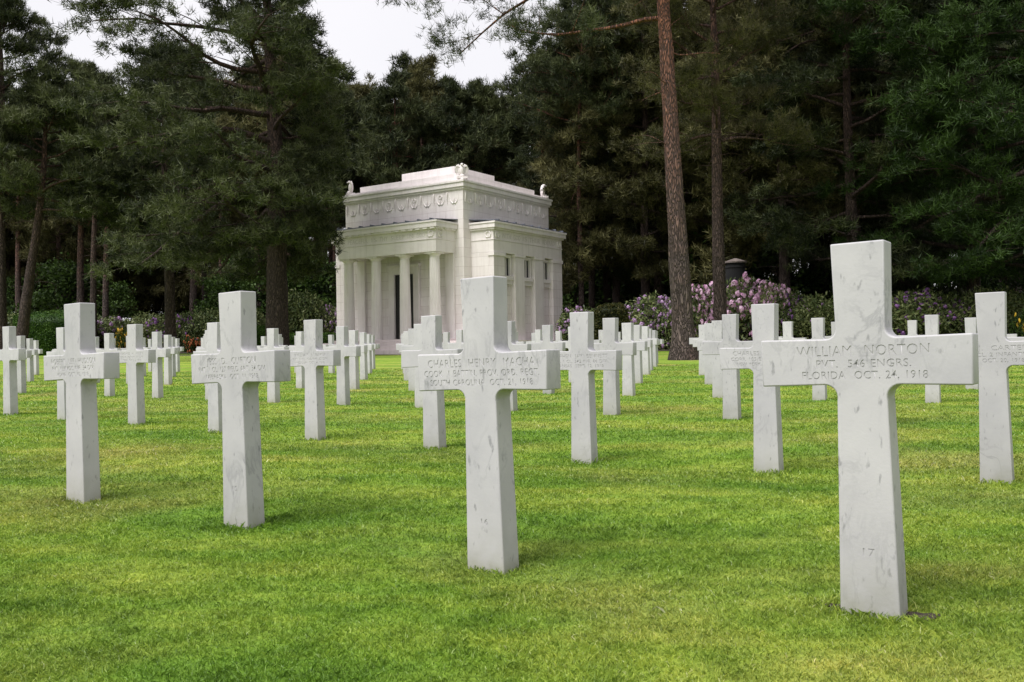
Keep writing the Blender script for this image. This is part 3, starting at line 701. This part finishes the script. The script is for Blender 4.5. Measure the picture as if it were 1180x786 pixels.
# ------------------------------------------------------------------ trees
def needles(pts, up, size, K, width, r, spread=1.0):
    """pts (n,3) tuft centres; returns V,F,tint : each needle spray one thin triangle"""
    n = len(pts)
    d = r.randn(n, K, 3)*spread; d += up[:, None, :]*1.1
    d /= np.linalg.norm(d, axis=2)[..., None]+1e-9
    ln = size*(.6+.6*r.rand(n, K, 1))
    side = np.cross(d, r.randn(n, K, 3)); side /= np.linalg.norm(side, axis=2)[..., None]+1e-9
    b = pts[:, None]+r.randn(n, K, 3)*size*.18
    V = np.stack([b-side*width*.5, b+side*width*.5, b+d*ln], 2).reshape(-1, 3)
    F = np.arange(n*K*3).reshape(-1, 3)
    t = np.repeat(np.clip(r.rand(n)*.8+.1+.25*up[:, 2]*0, 0, 1), K*3)
    return V, F, t
def pine(seed, H, r0, cb=.5, spread=4.5, limbs=36, tufts=26, size=.30, K=11, width=.024, lean=(0, 0), asym=None, droop=.0, dead=8, extra=(), top_close=.8, wig=.25, bend=0):
    r = np.random.RandomState(seed)
    m = 26; t = np.linspace(0, 1, m)
    px_ = lean[0]*t**(1+bend)+wig*np.sin(t*5+r.rand()*6)*t; py_ = lean[1]*t+wig*np.sin(t*4+r.rand()*6)*t
    P = np.stack([px_-px_[0], py_-py_[0], -.25+t*(H+.25)], 1)
    rad = r0*(1-.86*t**1.15)+.75*r0*np.exp(-np.maximum(P[:, 2], 0)/.38)
    n = 14
    V, F = tube(P, rad, n)
    lob = 1+.10*np.sin(np.tile(np.arange(n), m)*2*np.pi/n*5+1)*np.exp(-np.maximum(V[:, 2], 0)/.5); nz = (1+.045*r.randn(len(V)))*lob; c = np.repeat(P, n, axis=0); V = c+(V-c)*nz[:, None]
    wood = Acc(); wood.add(V, F)
    TP = []; TU = []
    def trunk_at(z):
        f = np.clip((z+.25)/(H+.25), 0, 1); return np.array([np.interp(f, t, P[:, k]) for k in range(3)]), np.interp(f, t, rad)
    def limb(z, az_, Ln, e0, curve, foliage_=True, thick=1.0, start=.3):
        p0, rt = trunk_at(z); k = 8; pts = [p0]; e = e0; a = az_
        for q in range(k):
            pts.append(pts[-1]+Ln/k*np.array([math.cos(a)*math.cos(e), math.sin(a)*math.cos(e), math.sin(e)]))
            e += curve/k+r.randn()*.13; a += r.randn()*.16
        pts = np.array(pts); rr = min(rt*.55, .022*Ln+.012)*thick*np.linspace(1, .2, k+1)
        wood.add(*tube(pts, rr, 5))
        if not foliage_: return
        for q in range(k+1):
            f = q/k
            if f < start: continue
            for s in (-1, 1):
                if r.rand() < .15 and q < k: continue
                L2 = Ln*(.20+.22*r.rand())*(1.15-.5*f)+.35
                a2 = a+s*(.5+.7*r.rand()); e2 = .1+r.randn()*.25+.2*(1-droop*2)
                ss = np.linspace(0, 1, 5)[:, None]
                dv = np.array([math.cos(a2)*math.cos(e2), math.sin(a2)*math.cos(e2), math.sin(e2)])
                sp = pts[q]+dv*L2*ss+np.array([0, 0, .12-droop*.8])*L2*ss**2
                wood.add(*tube(sp, np.linspace(.35*rr[q]+.006, .004, 5), 4))
                nt_ = int(tufts*(.5+.8*r.rand())*min(1.6, L2)); 
                u = .25+.8*r.rand(nt_)**.8
                cpt = pts[q]+dv*L2*u[:, None]+np.array([0, 0, .12-droop*.8])*L2*(u[:, None]**2)
                cen = r.randn(4, 3)*np.array([.30, .30, .12])*(.5+.5*L2); wh = np.clip((u*4).astype(int), 0, 3)
                cpt = cpt+cen[wh]+r.randn(nt_, 3)*np.array([.15, .15, .075])*(.6+.4*L2)
                TP.append(cpt); TU.append(np.tile(dv*.5+np.array([0, 0, .75-droop]), (nt_, 1)))
    za = np.sort(cb+(1-cb)*(np.arange(limbs)+r.rand(limbs))/limbs*.985)
    for q, f in enumerate(za):
        s = (f-cb)/(1-cb); az_ = q*2.4+r.randn()*.4
        prof = (.45+.55*math.sin(math.pi*min(1, (s*.9+.15))))*(1-.55*s**2.2*top_close*1.5)
        Ln = spread*max(.18, prof)*(.65+.5*r.rand())
        if asym: Ln *= 1+asym[1]*math.cos(az_-asym[0])
        limb(f*H, az_, Ln, .05+.55*s+r.randn()*.15-droop*.6, .25-droop*1.2)
    for q in range(dead):
        limb(H*(cb*.35+cb*.7*r.rand()), r.rand()*6.28, .5+1.6*r.rand(), r.randn()*.3, -.5, False, .5)
    for e_ in extra: limb(*e_)
    # leader tufts
    p, _ = trunk_at(H*.99); TP.append(p+r.randn(30, 3)*.3); TU.append(np.tile([0, 0, 1.], (30, 1)))
    V, F, ti = needles(np.concatenate(TP), np.concatenate(TU), size, K, width, r)
    return wood.mesh('trunk'), npmesh('crown', V, F, {'tint': ti})
def tree_obj(name, wood, crown, bmat, cmat, loc, rz, label, cat='pine tree', group=None, sc=1.0):
    root = empty(name, loc, rz); root.scale = (sc, sc, sc)
    if not wood.materials: wood.materials.append(bmat)
    if not crown.materials: crown.materials.append(cmat)
    link('trunk', wood, None, root); link('crown', crown, None, root)
    tag(root, label, cat, group); return root
def place(px, Y): x = at(px, Y); return (x, Y, gz(x, Y)-.02)

# big dark pine beside the chapel
wd, cr_ = pine(21, 23.5, .58, cb=.21, spread=6.6, limbs=64, tufts=26, size=.36, K=11, width=.042, asym=(math.pi*1.02, .52), droop=.34, dead=8, top_close=.5, wig=.3)
tree_obj('pine_tree', wd, cr_, M['bark_dark'], M['needles'], place(319, 46.5), 0, 'huge dark spreading pine with drooping crown beside the left of the chapel')
wd, cr_ = pine(22, 19.5, .36, cb=.36, spread=4.6, limbs=36, tufts=24, size=.38, K=10, width=.046, droop=.3, dead=8, top_close=.5)
tree_obj('pine_tree', wd, cr_, M['bark_dark'], M['needles'], place(196, 58), 0, 'tall dense pine with pinkish trunk left of the huge dark pine')
# right foreground pine with one long branch over the chapel
az_l = math.pi
wd, cr_ = pine(31, 23, .385, cb=.66, spread=5.0, limbs=34, tufts=30, size=.30, K=12, width=.022, lean=(-.95, 0), dead=7, wig=.03, bend=.0,
               extra=((13.6, math.pi*.99, 9.8, -.02, -.10, True, 1.3, .42), (14.6, math.pi*1.04, 8.2, -.05, -.35, True, 1.1, .3), (12.2, math.pi*.92, 5.4, .05, -.6, True, .8, .4), (11.0, 0.2, 2.0, -.2, -.3, False, .8), (6.2, 2.9, .5, .2, 0, False, 1.2), (8.1, .3, .7, .1, -.3, False, 1.0), (4.6, .1, .3, .3, 0, False, 1.3), (9.6, 3.3, 1.1, -.1, -.4, False, .8)))
tree_obj('pine_tree', wd, cr_, M['bark_red'], M['needles'], place(789, 32.5), 0, 'tall pine with reddish bark in the lawn right of the chapel')
wd, cr_ = pine(32, 22, .31, cb=.42, spread=4.2, limbs=34, tufts=20, size=.32, K=11, width=.026, dead=14, wig=.2, lean=(-.4, 0))
tree_obj('pine_tree', wd, cr_, M['bark_thin'], M['needles_warm'], place(832, 41.0), 0, 'slim brown pine rising through the pink rhododendrons')
# dark mass at the right
for px, Y, seed, cbv, Hh, sp, mt, lab in (
        (905, 52, 41, .30, 24, 5.4, 'needles_warm', 'olive dark pine with low branches right of the slim brown pine'),
        (985, 47, 42, .15, 25, 6.4, 'needles', 'dark low-branched pine behind the largest cross'),
        (1122, 44, 43, .17, 25, 7.0, 'needles_deep', 'deep green pine with a black trunk at the right edge'),
        (1215, 40, 44, .13, 22, 6.4, 'needles_deep', 'deep green bushy pine leaning in from beyond the right edge'),
        (1060, 56, 45, .16, 26, 6.5, 'needles', 'dark pine behind the right-hand beds between two low-branched pines'),
        (745, 60, 46, .20, 25, 5.4, 'needles_warm', 'olive pine with drooping branches behind the clipped yew'),
        (700, 66, 47, .22, 24, 5.4, 'needles', 'dark pine behind the right corner of the chapel')):
    wd, cr_ = pine(seed, Hh, .33, cb=cbv, spread=sp, limbs=44, tufts=24, size=.38, K=10, width=.045, droop=.28, dead=6, top_close=.4)
    tree_obj('pine_tree', wd, cr_, M['bark_dark'], M[mt], place(px, Y), 0, lab)
# leaning and thin pines
for px, Y, seed, ln, r0, Hh, cbv, bm_, lab in (
        (2, 55, 51, (.0, 0), .36, 22, .55, 'bark_dark', 'dark straight pine at the left edge of the photo'),
        (22, 54, 52, (2.0, 0), .34, 16.5, .52, 'bark_thin', 'pine with a leaning trunk near the left edge'),
        (108, 68, 53, (.2, 0), .26, 21, .55, 'bark_thin', 'thin reddish pine behind the round green hedge'),
        (670, 60, 54, (.3, 0), .21, 24, .55, 'bark_red', 'thin orange-barked pine just right of the chapel'),
        (864, 66, 55, (.1, 0), .26, 22, .5, 'bark_thin', 'thin pine next to the dark round tank')):
    wd, cr_ = pine(seed, Hh, r0, cb=cbv, spread=4.2, limbs=32, tufts=22, size=.38, K=9, width=.045, lean=ln, dead=14, wig=.3)
    tree_obj('pine_tree', wd, cr_, M['bark_dark'] if bm_ == 'bark_dark' else M[bm_], M['needles'], place(px, Y), 0, lab)

# woodland behind: copies of a few kinds
PROTO = []
for k, (H_, cbv, sp, mt, bm_, dr, lm) in enumerate(((20, .48, 4.0, 'needles', 'bark_red', 0.05, 30), (22, .38, 4.4, 'needles_warm', 'bark_thin', .15, 36), (19, .55, 4.2, 'needles_warm', 'bark_dark', 0, 28), (21, .22, 4.8, 'needles_warm', 'bark_dark', .3, 44), (20, .62, 3.8, 'needles', 'bark_red', 0, 22))):
    wd, cr_ = pine(60+k, H_, .27, cb=cbv, spread=sp, limbs=lm, tufts=16, size=.50, K=8, width=.062, droop=dr, dead=10, wig=.4)
    wd.materials.append(M[bm_]); cr_.materials.append(M[mt]); PROTO.append((wd, cr_, H_))
def broadleaf(seed, H, R, low=.05):
    r = np.random.RandomState(seed); ac = Acc()
    t = np.linspace(0, 1, 10); P = np.stack([.3*np.sin(t*3), .2*np.sin(t*4), -.2+t*H*.8], 1); ac.add(*tube(P, .16*(1-.8*t), 7))
    cl = []
    for k in range(34):
        a = r.rand()*6.28; z = H*(low+.92*r.rand()); rr = R*math.sqrt(max(.05, 1-((z/H-.5)/.56)**2))*(.3+.7*r.rand())
        c = np.array([rr*math.cos(a), rr*math.sin(a), z]); cl.append(c)
        p0 = np.array([0, 0, max(.4, z*.6)]); ac.add(*tube(np.stack([p0, (p0+c)/2+[0, 0, .2], c]), [.05, .03, .01], 4))
    n = 170; pts = np.concatenate([c+r.randn(n, 3)*np.array([.55, .55, .38])*R*.34 for c in cl])
    N_ = len(pts); s = .17
    d = r.randn(N_, 3); d /= np.linalg.norm(d, axis=1)[:, None]; e = np.cross(d, r.randn(N_, 3)); e /= np.linalg.norm(e, axis=1)[:, None]
    V = np.stack([pts-d*s, pts+e*s*.55, pts+d*s, pts-e*s*.55], 1).reshape(-1, 3)
    return ac.mesh('trunk'), npmesh('crown', V, np.arange(N_*4).reshape(-1, 4), {'tint': np.repeat(r.rand(N_), 4)})
BPROTO = []
for k in range(2):
    wd, cr_ = broadleaf(80+k, 7.5+2*k, 3.0); wd.materials.append(M['bark_dark']); cr_.materials.append(M['leaf']); BPROTO.append((wd, cr_, 7.5+2*k))

def skyline(px):
    return float(np.interp(px, [-200, 0, 40, 75, 120, 170, 260, 330, 400, 430, 480, 530, 570, 610, 660, 760, 1400], [-40, 5, 25, 62, 70, 40, 20, 55, 100, 92, 78, 72, 100, 70, 5, -60, -80]))
taken = []; scat = []
rf = random.Random(5)
tries = 0
while len(scat) < 132 and tries < 6000:
    tries += 1
    Y = 58+ (rf.random()**1.3)*80
    px = rf.uniform(-110, 1290)
    if px < 330 and Y < 76: continue
    if 330 <= px < 420 and Y < 66: continue
    if 420 <= px < 660 and Y < 68: continue
    X = at(px, Y)
    if any((X-a)**2+(Y-b)**2 < 3.1**2 for a, b in taken): continue
    taken.append((X, Y)); scat.append((px, Y, X))
for px, Y in [(-70+k*26+rf.uniform(-6, 6), 112+(k % 3)*9) for k in range(17)]:
    scat.append((px, Y, at(px, Y)))
scat.sort()
from collections import defaultdict
rows = defaultdict(list)
for px, Y, X in scat:
    rows[0 if Y < 82 else 1 if Y < 104 else 2].append((px, Y, X))
def ordl(n):
    if n < len(ORD): return ORD[n]
    tens = {2: 'twenty', 3: 'thirty', 4: 'forty', 5: 'fifty', 6: 'sixty', 7: 'seventy', 8: 'eighty'}
    tenth = {2: 'twentieth', 3: 'thirtieth', 4: 'fortieth', 5: 'fiftieth', 6: 'sixtieth', 7: 'seventieth', 8: 'eightieth'}
    n += 1; a, b = divmod(n, 10)
    return tenth[a] if b == 0 else tens[a]+'-'+ORD[b-1]
RN = ['front belt of the wood', 'middle belt of the wood', 'far belt of the wood']
for rk, lst in rows.items():
    for n, (px, Y, X) in enumerate(lst):
        top = skyline(px)+rf.uniform(-6, 34)
        g = gz(X, Y); Hh = min(27, max(12, zat(px, max(top, -60), Y)-g))
        if rk == 2 and px < 400: k = 3
        elif px < 330: k = rf.choice([0, 2, 4, 4, 0, 1])
        elif 640 < px: k = rf.choice([0, 1, 4, 2, 4, 3])
        else: k = rf.choice([0, 2, 4, 4, 1])
        wd, cr_, H0 = PROTO[k]; sc = Hh/H0
        root = empty('pine_tree', (X, Y, g-.05), rf.uniform(0, 6.28)); root.scale = (sc*rf.uniform(.85, 1.1),)*2+(sc,)
        link('trunk', wd, None, root); link('crown', cr_, None, root)
        tag(root, 'woodland pine in the %s, %s from the left' % (RN[rk], ordl(n)), 'pine tree', 'pines of the wood behind the chapel')
# green undergrowth trees between the trunks
und = []
for k in range(46):
    Y = rf.uniform(88, 132); px = -60+k*29+rf.uniform(-12, 12)
    if px > 300 or k % 2: und.append((px, Y))
und += [(262, 74), (285, 80), (850, 60), (808, 66), (880, 72), (660, 66), (690, 74), (350, 70), (375, 66),  (760, 74), (935, 62), (1010, 60), (1090, 58), (1160, 56)]
und.sort()
for n, (px, Y) in enumerate(und):
    X = at(px, Y); g = gz(X, Y); wd, cr_, H0 = BPROTO[n % 2]; sc = rf.uniform(.6, 1.15)
    root = empty('broadleaf_tree', (X, Y, g-.05), rf.uniform(0, 6.28)); root.scale = (sc*1.15, sc*1.15, sc)
    link('trunk', wd, None, root); link('crown', cr_, None, root)
    tag(root, 'small leafy green tree under the pines, %s from the left' % ordl(n), 'tree', 'leafy undergrowth trees below the pines')

# ------------------------------------------------------------------ rhododendrons, hedges
def bush(seed, R, H, leaves=5200, lsize=.13, trusses=60, tsize=.12, squash=1.0):
    r = np.random.RandomState(seed)
    lobes = [(r.uniform(-.55, .55)*R, r.uniform(-.4, .4)*R, r.uniform(.35, .68)*H, r.uniform(.4, .62)*R, r.uniform(.30, .42)*H) for _ in range(9)]
    lobes.append((0, 0, .35*H, .85*R, .38*H))
    pts = []; nr = []
    per = leaves//len(lobes)
    for cx, cy, cz, lr, lh in lobes:
        d = r.randn(per, 3); d /= np.linalg.norm(d, axis=1)[:, None]; d[:, 2] = np.abs(d[:, 2])*1.0-.25*(r.rand(per) < .4)
        rad = (.74+.30*r.rand(per))[:, None]
        p = np.array([cx, cy, cz])+d*np.array([lr, lr*squash, lh])*rad
        low = r.rand(per) < .25; p[low, 2] *= r.rand(low.sum())
        p[:, 2] = np.maximum(p[:, 2], .05)
        pts.append(p); nr.append(d)
    pts = np.concatenate(pts); nr = np.concatenate(nr); n = len(pts)
    d = nr*.5+r.randn(n, 3)*.7; d[:, 2] *= .6; d /= np.linalg.norm(d, axis=1)[:, None]
    e = np.cross(d, nr+r.randn(n, 3)*.4); e /= np.linalg.norm(e, axis=1)[:, None]
    s = lsize*(.7+.6*r.rand(n, 1))
    V = np.stack([pts, pts+d*s*.5+e*s*.2, pts+d*s, pts+d*s*.5-e*s*.2], 1).reshape(-1, 3)
    leaf_me = npmesh('foliage', V, np.arange(n*4).reshape(-1, 4), {'tint': np.repeat(r.rand(n), 4)})
    # woody stems inside
    ac = Acc()
    for k in range(9):
        a = r.rand()*6.28; e1 = np.array([math.cos(a)*R*.5, math.sin(a)*R*.5*squash, H*.6]); ac.add(*tube(np.stack([[0, 0, 0], e1*.5+[0, 0, .1], e1]), [.05, .035, .015], 5))
    stem = ac.mesh('stem')
    fl = None
    if trusses:
        idx = np.where((nr[:, 2] > .05))[0]; idx = r.choice(idx, trusses, replace=False)
        c = pts[idx]+nr[idx]*.06; K = 16
        d = r.randn(trusses, K, 3)+nr[idx][:, None]*.7; d /= np.linalg.norm(d, axis=2)[..., None]
        q = c[:, None]+d*tsize*(.55+.3*r.rand(trusses, K, 1))
        a = np.cross(d, r.randn(trusses, K, 3)); a /= np.linalg.norm(a, axis=2)[..., None]; b = np.cross(d, a); ss = tsize*.42
        V = np.stack([q-a*ss, q-b*ss, q+a*ss, q+b*ss], 2).reshape(-1, 3)
        t = np.repeat(np.clip(.5+.5*d[..., 2]*0+.5*(r.rand(trusses, K)-.5)*2, 0, 1).ravel(), 4)
        fl = npmesh('blossom', V, np.arange(trusses*K*4).reshape(-1, 4), {'tint': t})
    return leaf_me, stem, fl
KB = {}
for k, (tr_, ts) in {'pink': (400, .17), 'lilac': (240, .14), 'purple': (120, .14), 'bare': (10, .09)}.items():
    KB[k] = [bush(200+ord(k[0])+q, 2.0, 2.6, 8200, .20, tr_, ts) for q in range(2)]
    for lm, sm, fm in KB[k]:
        lm.materials.append(M['rhodo']); sm.materials.append(M['bark_dark']); fm.materials.append(M['lilac' if k == 'bare' else k])
def put_bush(kind, px, Y, wpx, ytop, label, q=0, depth=1.0, name='rhododendron_bush', cat='bush', group='rhododendrons in the beds'):
    lm, sm, fm = KB[kind][q]
    X = at(px, Y); g = gz(X, Y); wdt = wpx/FPX*Y; hgt = zat(px, ytop, Y)-g
    root = empty(name, (X, Y, g-.02), rf.uniform(-.5, .5)+(3.14 if rf.random() < .5 else 0)); root.scale = (wdt/3.6, wdt/3.6*depth, hgt/2.62)
    link('foliage', lm, None, root); link('stem', sm, None, root); link('blossom', fm, None, root)
    tag(root, label, cat, group)
# right-hand bed
put_bush('lilac', 675, 50, 66, 344, 'rhododendron with lilac flowers beside the right corner of the chapel')
put_bush('lilac', 742, 47, 84, 340, 'lilac flowered rhododendron behind the clipped square yew', 1)
put_bush('lilac', 775, 46, 50, 332, 'lilac rhododendron half hidden behind the reddish pine trunk')
put_bush('pink', 806, 46, 56, 327, 'pale pink rhododendron between the two pine trunks', 1)
put_bush('pink', 868, 46, 92, 316, 'tall rhododendron covered with bright pink flowers')
put_bush('pink', 896, 45.5, 50, 326, 'smaller pink rhododendron at the right foot of the tall pink one', 1)
put_bush('purple', 920, 45, 56, 332, 'rhododendron with dark purple flowers right of the bright pink one')
put_bush('bare', 948, 44, 70, 338, 'green rhododendron with few flowers left of the largest cross', 1)
put_bush('purple', 1045, 43, 90, 334, 'dark rhododendron with small magenta flowers right of the largest cross', 1)
put_bush('purple', 1100, 42.5, 80, 336, 'shaded purple rhododendron before the black pine trunk')
put_bush('bare', 1000, 46, 90, 338, 'shaded rhododendron directly behind the largest cross')
put_bush('bare', 1150, 43, 70, 330, 'grey green rhododendron at the right edge of the photo')
# left-hand bed
for px, Y, wp, yt, kd, lab in ((92, 72, 60, 362, 'bare', 'green rhododendron just right of the round hedge'), (128, 72, 60, 358, 'lilac', 'rhododendron with a few lilac flowers behind the yellow azalea'),
                               (165, 73, 60, 359, 'bare', 'dark green rhododendron left of the pinkish trunk'), (190, 70, 50, 360, 'purple', 'purple rhododendron at the foot of the pinkish trunk'),
                               (216, 70, 44, 358, 'purple', 'purple rhododendron right of the pinkish trunk'), (248, 71, 60, 356, 'bare', 'dark rhododendron above the orange azalea'),
                               (282, 68, 56, 352, 'bare', 'grey green rhododendron left of the huge pine trunk'), (350, 62, 60, 334, 'bare', 'large grey green rhododendron between huge pine trunk and chapel'),
                               (384, 62, 46, 342, 'lilac', 'lilac rhododendron against the left side of the chapel'), (8, 74, 60, 360, 'bare', 'rhododendron at the far left edge of the photo')):
    put_bush(kd, px, Y, wp, yt, lab, q=int(px) % 2)
# azaleas
for k, c in (('yellow', 'yellow'), ('orange', 'orange')):
    lm, sm, fm = bush(300+ord(k[0]), 1.0, 1.2, 2200, .12, 60, .12)
    lm.materials.append(M['leaf']); sm.materials.append(M['bark_dark']); fm.materials.append(M[c])
    KB[k] = [(lm, sm, fm)]
lm, sm, fm = bush(377, 1.0, 1.2, 2600, .12, 14, .10); lm.materials.append(M['leaf']); sm.materials.append(M['bark_dark']); fm.materials.append(M['yellow']); KB['sparse'] = [(lm, sm, fm)]
def put_az(kind, px, Y, wpx, ytop, label):
    lm, sm, fm = KB[kind][0]; X = at(px, Y); g = gz(X, Y); wdt = wpx/FPX*Y; hgt = zat(px, ytop, Y)-g
    root = empty('azalea_bush', (X, Y, g-.02), 0); root.scale = (wdt/2.0, wdt/2.0, hgt/1.3)
    link('foliage', lm, None, root); link('stem', sm, None, root); link('blossom', fm, None, root); tag(root, label, 'bush', 'azaleas in the beds')
put_az('yellow', 141, 67, 16, 377, 'small yellow azalea left of the second-row crosses')
put_az('orange', 218, 66, 22, 385, 'small red and orange azalea near the pinkish trunk')
put_az('orange', 229, 66.5, 14, 388, 'small orange azalea just right of the red one')
put_az('sparse', 1180, 38, 30, 350, 'yellow leaved azalea at the right edge of the photo')

def hedge(name, label, px, Y, wpx, ytop, dep, mat, rnd_=.3, cat='hedge'):
    X = at(px, Y); g = gz(X, Y); W = wpx/FPX*Y; H = zat(px, ytop, Y)-g
    root = empty(name, (X, Y, g), 0); tag(root, label, cat)
    r = np.random.RandomState(int(px)); n = int(2600*(W*H*2+dep*H*2+W*dep)/9); n = min(n*3, 60000)
    # superellipsoid surface
    d = r.randn(n, 3); d[:, 2] = np.abs(d[:, 2]); p = 6 if rnd_ < .5 else 3
    d /= (np.abs(d)**p).sum(1)[:, None]**(1/p)
    P = d*np.array([W/2, dep/2, H]); low = r.rand(n) < .45; P[low, 2] = r.rand(low.sum())*H*.9
    k = np.hypot(d[:, 0], d[:, 1])+1e-6
    q = d[low]; q[:, 2] = 0; q /= (np.abs(q)**p).sum(1)[:, None]**(1/p); P[low, 0] = q[:, 0]*W/2; P[low, 1] = q[:, 1]*dep/2
    P += r.randn(n, 3)*.035+.03*np.sin(P[:, [1, 2, 0]]*4)
    dd = r.randn(n, 3); dd /= np.linalg.norm(dd, axis=1)[:, None]; e = np.cross(dd, r.randn(n, 3)); e /= np.linalg.norm(e, axis=1)[:, None]; s = .06
    V = np.stack([P-dd*s, P+e*s*.5, P+dd*s, P-e*s*.5], 1).reshape(-1, 3)
    link('foliage', npmesh('foliage', V, np.arange(n*4).reshape(-1, 4), {'tint': np.repeat(r.rand(n), 4)}), mat, root)
    bm = bmesh.new(); bmesh.ops.create_cube(bm, size=1); bmesh.ops.subdivide_edges(bm, edges=list(bm.edges), cuts=7, use_grid_fill=True)
    for v in bm.verts:
        c = v.co*2; m_ = (abs(c.x)**p+abs(c.y)**p+abs(c.z)**p)**(1/p); c = c/m_
        v.co = (c.x*W/2*.96, c.y*dep/2*.96, (c.z*.5+.5)*H*.97)
    bmobj('branch_core', bm, mat, root, smooth=True)
hedge('round_hedge', 'rounded clipped green hedge at the left behind the crosses', 64, 68, 78, 359, 4.5, M['hedge'], .9)
hedge('clipped_yew', 'square clipped yew with brownish sides right of the chapel', 705, 42.0, 36, 352, 1.5, M['yew'], .1, 'hedge')
hedge('low_hedge', 'low clipped hedge between the huge pine and the chapel', 352, 57.5, 88, 385, 1.2, M['hedge'], .1, 'hedge')
hedge('low_hedge', 'low clipped hedge just left of the huge pine trunk', 294, 61, 36, 377, 1.2, M['hedge'], .1, 'hedge')

# dark round tank among the trees
X = at(849, 49.5); g = gz(X, 49.5); tk = empty('water_tank', (X, 49.5, g)); tag(tk, 'dark round tank with a shallow pale lid between the trunks', 'tank')
zt = zat(849, 303, 49.5)-g; zc = zat(849, 299.5, 49.5)-g
def revolve(prof, n=32):
    th = np.linspace(0, 2*np.pi, n, endpoint=False); V = np.concatenate([np.stack([r*np.cos(th), r*np.sin(th), z+0*th], 1) for r, z in prof])
    i = np.arange(len(prof)-1)[:, None]*n; j = np.arange(n)[None]; k = (j+1) % n
    a = Acc(); a.add(V, np.stack([i+j, i+k, i+n+k, i+n+j], -1).reshape(-1, 4)); return a
link('body', revolve([(.53, 0), (.53, 1.5), (.55, 1.52), (.55, 1.6), (.53, 1.62), (.53, zt-.3), (.56, zt-.28), (.56, zt-.2), (.53, zt-.18), (.53, zt)]).mesh('body', False), M['tank'], tk)
link('lid', revolve([(.53, zt-.02), (.62, zt-.02), (.63, zt+.05), (.32, zc), (.08, zc+.08), (.0, zc+.08)]).mesh('lid', False), M['cap'], tk)
bpy.context.view_layer.update()
print('grass blades', NG, 'objects', len(bpy.data.objects))
